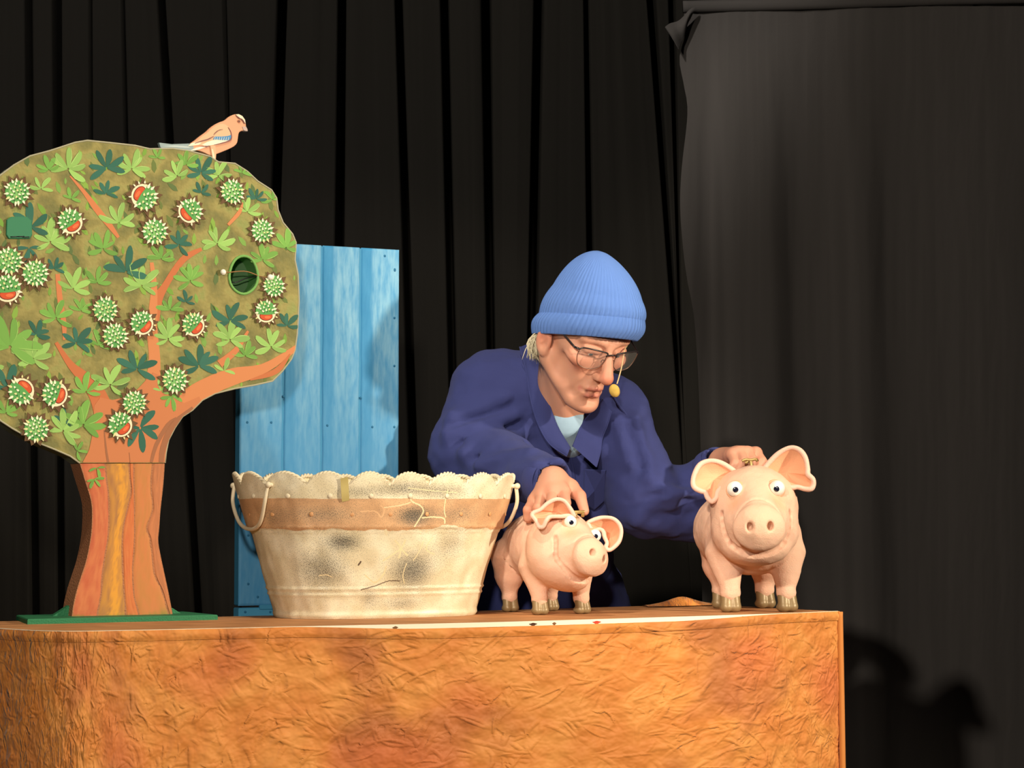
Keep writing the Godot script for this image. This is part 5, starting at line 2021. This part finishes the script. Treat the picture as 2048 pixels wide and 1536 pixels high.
	body.ell(chest, Vector3(0.155, 0.2, 0.105), 0.03)
	body.cap(chest, 0.11, hip, 0.12, 0.05)
	body.cap(sh_r, 0.05, sh_l + Vector3(0, -0.06, -0.04), 0.04, 0.03)
	body.cap(head * nb, 0.05, head * Vector3(0, -0.05, -0.03), 0.05, 0.03)
	body.cap(sh_r, 0.055, el_r, 0.042, 0.03)
	body.cap(el_r, 0.042, wr_r, 0.027, 0.01)
	body.cap(sh_l, 0.055, el_l, 0.042, 0.03)
	body.cap(el_l, 0.04, w.call(1382, 1006, 4.56), 0.034, 0.02)
	body.cap(w.call(1382, 1006, 4.56), 0.034, wr_l, 0.026, 0.01)
	for x in [-0.09, 0.09]:
		var knee := Vector3(hip.x + x * 1.1, 0.5, hip.z + 0.03)
		var foot := Vector3(hip.x + x * 1.2, 0.07, hip.z - 0.03)
		body.cap(hip + Vector3(x, -0.03, 0), 0.085, knee, 0.058, 0.04)
		body.cap(knee, 0.056, foot, 0.038, 0.02)
		body.cap(foot + Vector3(0, -0.03, -0.02), 0.036, foot + Vector3(x * 0.3, -0.036, 0.14), 0.03, 0.02)
	# ---------------- hands: palm, four fingers, thumb
	var hand := func(wrist: Vector3, fore: Vector3, fingers: Array, thumb: Array) -> Sculpt:
		var h := Sculpt.new()
		h.base = skin_tone
		h.cap(fore, 0.027, wrist, 0.0255, 0.01)
		for q in fingers:
			h.cap(wrist, 0.021, q[0], 0.0125, 0.014)
		for i in fingers.size() - 1:
			h.cap(fingers[i][0].lerp(wrist, 0.15), 0.0125, fingers[i + 1][0].lerp(wrist, 0.15), 0.0125, 0.008)
		for q in fingers:
			h.ell(q[0], Vector3.ONE * 0.0122, 0.004)
			h.cap(q[0], 0.0112, q[1], 0.0098, 0.003)
			h.cap(q[1], 0.0098, q[2], 0.0084, 0.002)
			if q.size() > 3:
				h.cap(q[2], 0.0084, q[3], 0.0074, 0.002)
			h.spot(q[0], 0.016, lin(208, 120, 96), 0.7)
			h.spot(q[1], 0.013, lin(208, 122, 98), 0.7)
		h.cap(wrist.lerp(thumb[0], 0.3), 0.018, thumb[0], 0.0165, 0.012)
		h.cap(thumb[0], 0.0165, thumb[1], 0.012, 0.008)
		h.cap(thumb[1], 0.0118, thumb[2], 0.0092, 0.002)
		h.spot(thumb[1], 0.02, lin(208, 118, 94), 0.7)
		return h
	var bend_l: Vector3 = w.call(1382, 1006, 4.56)
	var rh: Sculpt = hand.call(wr_r, el_r.lerp(wr_r, 0.8), [
		[w.call(1128, 984, 4.200), w.call(1132, 1006, 4.167), w.call(1120, 1026, 4.173), w.call(1110, 1036, 4.190)],
		[w.call(1106, 986, 4.200), w.call(1102, 1010, 4.167), w.call(1094, 1030, 4.175), w.call(1090, 1038, 4.193)],
		[w.call(1084, 992, 4.210), w.call(1076, 1015, 4.177), w.call(1072, 1034, 4.185), w.call(1072, 1040, 4.203)],
		[w.call(1068, 1002, 4.225), w.call(1056, 1020, 4.197), w.call(1055, 1036, 4.201), w.call(1058, 1040, 4.215)]],
		[w.call(1140, 976, 4.240), w.call(1160, 992, 4.213), w.call(1169, 1022, 4.197)])
	var lh: Sculpt = hand.call(wr_l, wr_l + (bend_l - wr_l).normalized() * 0.04, [
		[w.call(1512, 906, 4.385), w.call(1524, 922, 4.362), w.call(1514, 936, 4.352), w.call(1502, 942, 4.362)],
		[w.call(1496, 905, 4.37), w.call(1506, 922, 4.345), w.call(1496, 937, 4.338), w.call(1486, 943, 4.35)],
		[w.call(1480, 905, 4.362), w.call(1488, 923, 4.336), w.call(1478, 938, 4.332), w.call(1470, 944, 4.345)],
		[w.call(1465, 909, 4.365), w.call(1470, 926, 4.34), w.call(1462, 940, 4.338), w.call(1456, 945, 4.35)]],
		[w.call(1486, 912, 4.43), w.call(1516, 914, 4.41), w.call(1532, 932, 4.385)])
	var skin := relief(painted(0.5, 0.4), M.weave, 0.02, 30.0)
	skin.subsurf_scatter_enabled = true
	skin.subsurf_scatter_strength = 0.1
	part("body", joined([[body.mesh(0.014), Transform3D()], [f.mesh(0.0027), head], [rh.mesh(0.0032), Transform3D()], [lh.mesh(0.0032), Transform3D()]]), skin, o, "weathered face, neck and hands")
	var eye_white := plain(rgb8(226, 214, 200), 0.25, 0.5)
	var iris := plain(rgb8(70, 84, 92), 0.2, 0.6)
	for x in [-1.0, 1.0]:
		var c: Vector3 = head * Vector3(x * 0.031, -0.0015, 0.0738)
		var st := start()
		ball(st, Transform3D(Basis(), c), Vector3.ONE * 0.0115, 18)
		var ball_ := part("eyeball", done(st), eye_white, o)
		st = start()
		ball(st, Transform3D(Basis(), c + head.basis * Vector3(0, -0.0032, 0.0075)), Vector3.ONE * 0.005, 12)
		part("iris", done(st), iris, ball_)
	# ---------------- jacket
	var navy := relief(plain(rgb8(58, 64, 114), 0.85, 0.2), M.weave, 0.05, 36.0)
	navy.rim_enabled = true
	navy.rim = 0.35
	navy.rim_tint = 0.6
	var j := Sculpt.new()
	j.ell(w.call(1075, 935, 4.65), Vector3(0.185, 0.21, 0.13), 0.04)
	j.ell(w.call(1075, 800, 4.60), Vector3(0.16, 0.09, 0.11), 0.06)
	j.cap(w.call(1075, 960, 4.68), 0.14, w.call(1085, 1130, 4.73), 0.15, 0.06)
	j.cap(w.call(985, 785, 4.57), 0.078, w.call(1222, 815, 4.53), 0.062, 0.06)
	# his right sleeve, reaching forward over the table
	j.cap(w.call(985, 790, 4.56), 0.082, w.call(946, 910, 4.52), 0.078, 0.03)
	j.cap(w.call(930, 900, 4.54), 0.076, w.call(1004, 934, 4.44), 0.064, 0.03)
	j.cap(w.call(1004, 934, 4.44), 0.064, w.call(1094, 962, 4.262), 0.046, 0.03)
	# his left sleeve
	j.cap(w.call(1230, 820, 4.52), 0.06, w.call(1292, 990, 4.5), 0.074, 0.04)
	j.cap(w.call(1292, 1005, 4.53), 0.074, w.call(1385, 1012, 4.56), 0.071, 0.03)
	j.cap(w.call(1375, 1008, 4.56), 0.069, w.call(1436, 936, 4.48), 0.044, 0.03)
	# folds of the cloth: soft ridges and grooves
	for q in [
			[905, 835, 4.42, 1010, 800, 4.44, 0.012], [895, 870, 4.40, 1030, 830, 4.40, 0.012], [930, 905, 4.36, 1045, 868, 4.36, 0.011], [960, 930, 4.31, 1065, 905, 4.31, 0.010], [1000, 960, 4.27, 1075, 930, 4.27, 0.008],
			[1240, 850, 4.45, 1262, 930, 4.42, 0.010], [1268, 845, 4.46, 1300, 930, 4.43, 0.010], [1300, 960, 4.43, 1345, 1010, 4.40, 0.012], [1275, 1040, 4.43, 1350, 1065, 4.40, 0.012], [1330, 985, 4.41, 1400, 985, 4.40, 0.010],
			[1120, 930, 4.53, 1130, 1060, 4.56, 0.012], [1165, 930, 4.53, 1160, 1080, 4.58, 0.012], [1205, 900, 4.50, 1215, 1060, 4.56, 0.012]]:
		var a: Vector3 = j.land(EYE - base, w.call(q[0], q[1], q[2]) - (EYE - base))
		var b: Vector3 = j.land(EYE - base, w.call(q[3], q[4], q[5]) - (EYE - base))
		j.cap(a, q[6] * 1.1, b, q[6] * 0.5, 0.022)
	for q in [[900, 852, 1020, 815], [912, 888, 1040, 848], [945, 920, 1058, 886], [1252, 850, 1282, 935], [1285, 1000, 1340, 985], [1310, 1030, 1380, 1030], [1142, 930, 1146, 1070], [1186, 930, 1186, 1070], [1060, 770, 1082, 860]]:
		var a: Vector3 = j.land(EYE - base, w.call(q[0], q[1], 4.4) - (EYE - base))
		var b: Vector3 = j.land(EYE - base, w.call(q[2], q[3], 4.4) - (EYE - base))
		j.cap(a, 0.004, b, 0.003, 0.016, true)
	# open neck: a V cut between the lapels, and room for the neck
	j.cap(w.call(1124, 812, 4.55), 0.058, head * Vector3(0, -0.03, -0.03), 0.07, 0.006, true)
	for deep in [4.36, 4.40, 4.44, 4.48]:
		j.cap(w.call(1132, 822, deep), 0.03, w.call(1146, 884, deep), 0.007, 0.006, true)
	# sleeve ends
	var cuff_r := (w.call(1094, 963, 4.262) as Vector3)
	var dir_r := (wr_r - el_r).normalized()
	var cuff_l := (w.call(1433, 939, 4.482) as Vector3)
	var dir_l := (wr_l - w.call(1385, 1010, 4.56) as Vector3).normalized()
	j.cap(cuff_r + dir_r * 0.004, 0.034, cuff_r + dir_r * 0.1, 0.036, 0.006, true)
	j.cap(cuff_l + dir_l * 0.004, 0.032, cuff_l + dir_l * 0.1, 0.036, 0.006, true)
	var wrinkle := noise(FastNoiseLite.TYPE_SIMPLEX_SMOOTH, 9.0, 3, 81)
	var jm := part("jacket", j.mesh(0.0068, wrinkle, 0.006, Vector3(1.0, 1.7, 1.0)), navy, o, "navy blue cotton work jacket")
	var on_jacket := func(px: float, py: float, off: float) -> Vector3:
		var eye := EYE - base
		var p: Vector3 = j.land(eye, sight(px, py))
		return p - (p - eye).normalized() * off
	var toward := Vector3(0.1, 0.1, 0.99) * 0.0045
	# lapels and collar: bands of cloth between an inner line at the neck and an outer line on the jacket
	var eye := EYE - base
	var place := func(p: Array, off: float) -> Vector3:
		var q: Vector3 = on_jacket.call(p[0], p[1], off)
		var far: Vector3 = w.call(p[0], p[1], p[2])
		return q if (q - eye).length() < (far - eye).length() else far - (far - eye).normalized() * off
	for l in [
			[[[1058, 690, 4.50], [1074, 722, 4.49], [1086, 765, 4.475], [1098, 812, 4.46], [1114, 856, 4.45], [1140, 900, 4.45]], [[1040, 694, 4.52], [1052, 740, 4.49], [1060, 790, 4.47], [1074, 842, 4.44], [1098, 886, 4.44], [1134, 912, 4.44]], "collar"],
			[[[1205, 800, 4.5], [1184, 826, 4.48], [1166, 848, 4.47], [1156, 872, 4.46], [1146, 896, 4.45]], [[1222, 822, 4.5], [1214, 850, 4.48], [1204, 876, 4.47], [1200, 904, 4.46], [1192, 934, 4.46]], "lapel"]]:
		var a := curve(l[0].map(func(p): return place.call(p, 0.002)), 25)
		var b := curve(l[1].map(func(p): return place.call(p, 0.005)), 25)
		var st := start()
		var roll := func(i: int, v: float, off: float) -> Vector3:
			var p: Vector3 = a[i].lerp(b[i], v)
			return p - (p - eye).normalized() * (0.0075 * pow(sin(PI * (0.15 + 0.85 * v)), 0.7) + off) + Vector3(0, 0.003 * (1.0 - v), 0)
		surface(st, 24, 10, func(u: float, v: float) -> Vector3: return roll.call(int(round((1.0 - u) * 24)), 1.0 - v, 0.0))
		surface(st, 24, 10, func(u: float, v: float) -> Vector3: return roll.call(int(round(u * 24)), 1.0 - v, -0.003))
		var edge := []
		for i in 25:
			edge.append(roll.call(i, 1.0, -0.0015))
		tube(st, edge, 0.0021, 6)
		edge = []
		for i in 25:
			edge.append(roll.call(i, 0.0, -0.0015))
		tube(st, edge, 0.0021, 6)
		part(l[2], done(st), navy, jm)
	var st := start()
	# placket, pocket with flap, seams, button
	for l in [[[1168, 938], [1212, 940], [1208, 1004], [1188, 1022], [1166, 1006]]]:
		var pts := []
		for p in l:
			pts.append(on_jacket.call(p[0], p[1], 0.001))
		st = start()
		sheet(st, pts, toward * 0.8)
		part("pocket", done(st, false), navy, jm)
	for l in [[[1036, 716], [1052, 742], [1064, 775], [1074, 820]], [[1226, 792], [1238, 812], [1252, 830], [1258, 850]], [[1142, 915], [1150, 970], [1152, 1040], [1150, 1110]]]:
		var pts := []
		for p in l:
			pts.append(on_jacket.call(p[0], p[1], -0.001))
		st = start()
		tube(st, curve(pts, 24), 0.0032, 6)
		part("seam", done(st), navy, jm)
	for c in [[cuff_r, dir_r, 0.05], [cuff_l, dir_l, 0.047]]:
		st = start()
		var side: Vector3 = c[1].cross(Vector3.UP).normalized()
		var up: Vector3 = side.cross(c[1])
		surface(st, 40, 10, func(u: float, v: float) -> Vector3:
			var a := -TAU * u
			var r: float = c[2] + 0.002 * sin(a * 3.0) - 0.006 * v + 0.003 * sin(v * PI)
			return c[0] + c[1] * (0.03 * v - 0.012) + (side * cos(a) + up * sin(a)) * r)
		surface(st, 40, 10, func(u: float, v: float) -> Vector3:
			var a := TAU * u
			var r: float = c[2] - 0.005 + 0.002 * sin(a * 3.0) - 0.006 * v
			return c[0] + c[1] * (0.03 * v - 0.012) + (side * cos(a) + up * sin(a)) * r)
		part("cuff", done(st), navy, jm)
	# ---------------- shirt and trousers
	var s := Sculpt.new()
	s.cap(w.call(1133, 846, 4.5), 0.048, w.call(1142, 880, 4.522), 0.03, 0.03)
	s.cap(w.call(1128, 838, 4.54), 0.055, w.call(1120, 940, 4.65), 0.08, 0.03)
	var pale := relief(plain(rgb8(158, 186, 206), 0.85, 0.2), M.weave, 0.04, 36.0)
	part("t_shirt", s.mesh(0.004), pale, o, "pale blue round-necked shirt")
	var t := Sculpt.new()
	t.cap(hip + Vector3(0, 0.02, 0), 0.155, hip + Vector3(0, -0.05, 0), 0.16, 0.03)
	for x in [-0.09, 0.09]:
		var knee := Vector3(hip.x + x * 1.15, 0.5, hip.z + 0.03)
		var foot := Vector3(hip.x + x * 1.25, 0.06, hip.z - 0.03)
		t.cap(hip + Vector3(x, -0.03, 0), 0.115, knee, 0.082, 0.04)
		t.cap(knee, 0.09, foot, 0.08, 0.03)
	part("trousers", t.mesh(0.014, wrinkle, 0.012), navy, o, "blue work trousers")
	for x in [-0.09, 0.09]:
		var foot := Vector3(hip.x + x * 1.2, 0.0, hip.z - 0.03)
		var sh := Sculpt.new()
		sh.cap(foot + Vector3(0, 0.045, -0.04), 0.045, foot + Vector3(x * 0.3, 0.04, 0.15), 0.04, 0.02)
		sh.ell(foot + Vector3(0, -0.05, 0.05), Vector3(0.3, 0.052, 0.4), 0.004, true)
		part("shoe", sh.mesh(0.008), M.black_metal, o)
	# ---------------- beanie
	var knit := relief(plain(rgb8(104, 142, 216), 0.9, 0.15), M.weave, 0.08, 60.0)
	knit.rim_enabled = true
	knit.rim = 0.4
	knit.rim_tint = 0.7
	var tilt := func(p: Vector3) -> float: return 0.016 + p.z * 0.42      # height of the lower edge of the cap
	var hat := func(u: float, v: float, cuff: bool) -> Vector3:
		var a := TAU * u
		var ribs_ := 0.0017 * pow(absf(sin(a * 34.0)), 0.7)
		var ring := Vector3(sin(a) * 0.0875, 0, cos(a) * 0.104 - 0.004)
		var low: float = tilt.call(ring)
		if cuff:
			var bulge := 0.009 * sin(clampf(v, 0.0, 1.0) * PI) + 0.003
			var q := ring * (1.0 + (bulge + ribs_ - 0.003 * v) / 0.095)
			return Vector3(q.x, low + 0.05 * v, q.z)
		var apex := Vector3(0.0, 0.184, -0.036)
		var t_ := v
		var width := pow(maxf(0.0, 1.0 - pow(t_, 2.35)), 0.6)
		var wide := 1.0 + 0.06 * sin(minf(t_ * 2.2, 1.0) * PI)
		var q := ring * width * wide * (1.0 + ribs_ / 0.095 * minf(1.0, width * 3.0))
		var y := lerpf(low + 0.03, apex.y, t_)
		return Vector3(q.x, y, q.z + apex.z * t_ * t_)
	st = start()
	surface(st, 544, 60, func(u: float, v: float) -> Vector3: return hat_frame * (hat.call(u, v, false) as Vector3))
	var beanie := part("beanie", done(st), knit, o, "bright blue ribbed knit beanie")
	st = start()
	surface(st, 544, 16, func(u: float, v: float) -> Vector3: return hat_frame * (hat.call(u, v, true) as Vector3))
	surface(st, 272, 2, func(u: float, v: float) -> Vector3:
		var p: Vector3 = hat.call(1.0 - u, 0.0, true)
		return hat_frame * (p * Vector3(1.0 - 0.1 * v, 1, 1.0 - 0.1 * v) + Vector3(0, 0.004 * v, 0)))
	surface(st, 272, 2, func(u: float, v: float) -> Vector3:
		var p: Vector3 = hat.call(u, 1.0, true)
		return hat_frame * (p * Vector3(1.0 - 0.07 * v, 1, 1.0 - 0.07 * v) + Vector3(0, -0.003 * v, 0)))
	part("folded_cuff", done(st), knit, beanie, "turned-up ribbed edge of the beanie")
	# ---------------- hair at the nape
	st = start()
	var rng := RandomNumberGenerator.new()
	rng.seed = 9
	for i in 520:
		var a := rng.randf_range(-3.1, -2.12)
		var p := Vector3(sin(a) * 0.081, 0.0, cos(a) * 0.094 - 0.008)
		p.y = tilt.call(p) + rng.randf_range(0.0, 0.012)
		var l := rng.randf_range(0.03, 0.056)
		var out := Vector3(sin(a), 0, cos(a))
		var sway := rng.randfn(0, 0.006)
		var fall: Vector3 = hat_frame.basis.inverse() * Vector3(-0.12, -1, 0.1)
		var q := p + out * rng.randf_range(-0.002, 0.011) + fall * l * 0.55 + Vector3(sway, 0, 0)
		var r := p + out * rng.randf_range(-0.010, 0.004) + fall * l + Vector3(sway * 1.8, 0, 0)
		var tone := rng.randf_range(0.75, 1.1)
		st.set_color(Color(lin(206, 196, 168).r * tone, lin(206, 196, 168).g * tone, lin(206, 196, 168).b * tone))
		tube(st, curve([hat_frame * p, hat_frame * q, hat_frame * r], 6), [0.0011, 0.0011, 0.001, 0.0009, 0.0007, 0.0003], 4)
	var hair := part("hair", done(st), painted(0.6, 0.4), o, "short grey-blond hair below the hat")
	hair.set_meta("kind", "stuff")
	# ---------------- glasses
	var dark := plain(rgb8(34, 28, 28), 0.35, 0.5)
	var wire := plain(rgb8(120, 92, 78), 0.35, 0.5)
	wire.metallic = 0.5
	var glass := StandardMaterial3D.new()
	glass.albedo_color = Color(0.97, 0.95, 0.92, 0.06)
	glass.transparency = BaseMaterial3D.TRANSPARENCY_ALPHA
	glass.roughness = 0.03
	glass.metallic_specular = 0.5
	var g := head * Transform3D(Basis(Vector3.RIGHT, 0.1).scaled(Vector3(1.1, 1.08, 1.0)), Vector3(0, -0.004, 0.103))
	var rim_of := func(x: float) -> Array:
		var out := []
		for q in [[0.010, 0.012], [0.022, 0.0145], [0.040, 0.0155], [0.056, 0.0145], [0.0615, 0.010], [0.061, -0.004], [0.055, -0.0175], [0.044, -0.0225], [0.028, -0.0225], [0.016, -0.016], [0.0105, -0.004]]:
			out.append(Vector3(q[0] * x, q[1], -0.012 * pow(q[0] / 0.06, 2.0)))
		return out
	st = start()
	for x in [-1.0, 1.0]:
		var rm: Array = rim_of.call(x)
		var top := curve([rm[10].lerp(rm[0], 0.6), rm[0], rm[1], rm[2], rm[3], rm[4]], 24)
		for i in top.size():
			top[i] = g * top[i]
		tube(st, top, 0.0016, 8)
		tube(st, [g * rm[4], g * Vector3(0.0665 * x, 0.008, -0.022)], 0.0022, 8)
	tube(st, curve([g * Vector3(-0.0105, 0.008, 0), g * Vector3(0, 0.0115, 0.003), g * Vector3(0.0105, 0.008, 0)], 10), 0.0014, 8)
	var specs := part("glasses", done(st), dark, o, "dark half-rim glasses")
	for x in [-1.0, 1.0]:
		var rm: Array = rim_of.call(x)
		var low := curve([rm[4], rm[5], rm[6], rm[7], rm[8], rm[9], rm[10], rm[0]], 40)
		st = start()
		for i in low.size():
			low[i] = g * low[i]
		tube(st, low, 0.0009, 6)
		tube(st, curve([g * Vector3(0.0108 * x, -0.002, 0), g * Vector3(0.009 * x, -0.006, -0.008), g * Vector3(0.0085 * x, -0.012, -0.010)], 8), 0.0011, 6)
		part("lower_rim", done(st), wire, specs)
		st = start()
		var loop := curve(rm + [rm[0]], 45)
		loop.resize(44)
		var mid := Vector3(0.036 * x, -0.003, -0.0032)
		smooth(st, true)
		for i in 44:
			var a: Vector3 = g * (loop[i] as Vector3)
			var b: Vector3 = g * (loop[(i + 1) % 44] as Vector3)
			if x < 0:
				tri(st, g * mid, a, b)
			else:
				tri(st, g * mid, b, a)
		part("lens", done(st), glass, specs)
		st = start()
		tube(st, curve([g * Vector3(0.0665 * x, 0.008, -0.022), head * Vector3(x * 0.077, 0.012, 0.045), head * Vector3(x * 0.08, 0.016, 0.0), head * Vector3(x * 0.08, 0.004, -0.03)], 20), 0.0018, 8)
		part("temple", done(st), dark, specs)
	# ---------------- headset microphone
	st = start()
	var tip: Vector3 = w.call(1234, 768, 4.295)
	tube(st, curve([head * Vector3(0.08, 0.012, -0.01), head * Vector3(0.086, -0.004, 0.03), w.call(1249, 700, 4.31), w.call(1243, 735, 4.3), tip], 30), 0.0013, 6)
	var boom := part("headset", done(st), plain(rgb8(206, 178, 134), 0.5), o, "thin beige headset boom")
	st = start()
	var tf := Transform3D(Basis(Vector3.BACK, 0.35), tip + Vector3(-0.005, -0.013, 0.001))
	ball(st, tf, Vector3(0.0105, 0.0132, 0.0105), 18)
	part("microphone_foam", done(st), relief(plain(rgb8(222, 184, 96), 0.9, 0.1), M.weave, 0.1, 60.0), boom, "yellow foam microphone tip")


func nb_world(head: Transform3D, p: Vector3) -> Vector3:
	return head * p
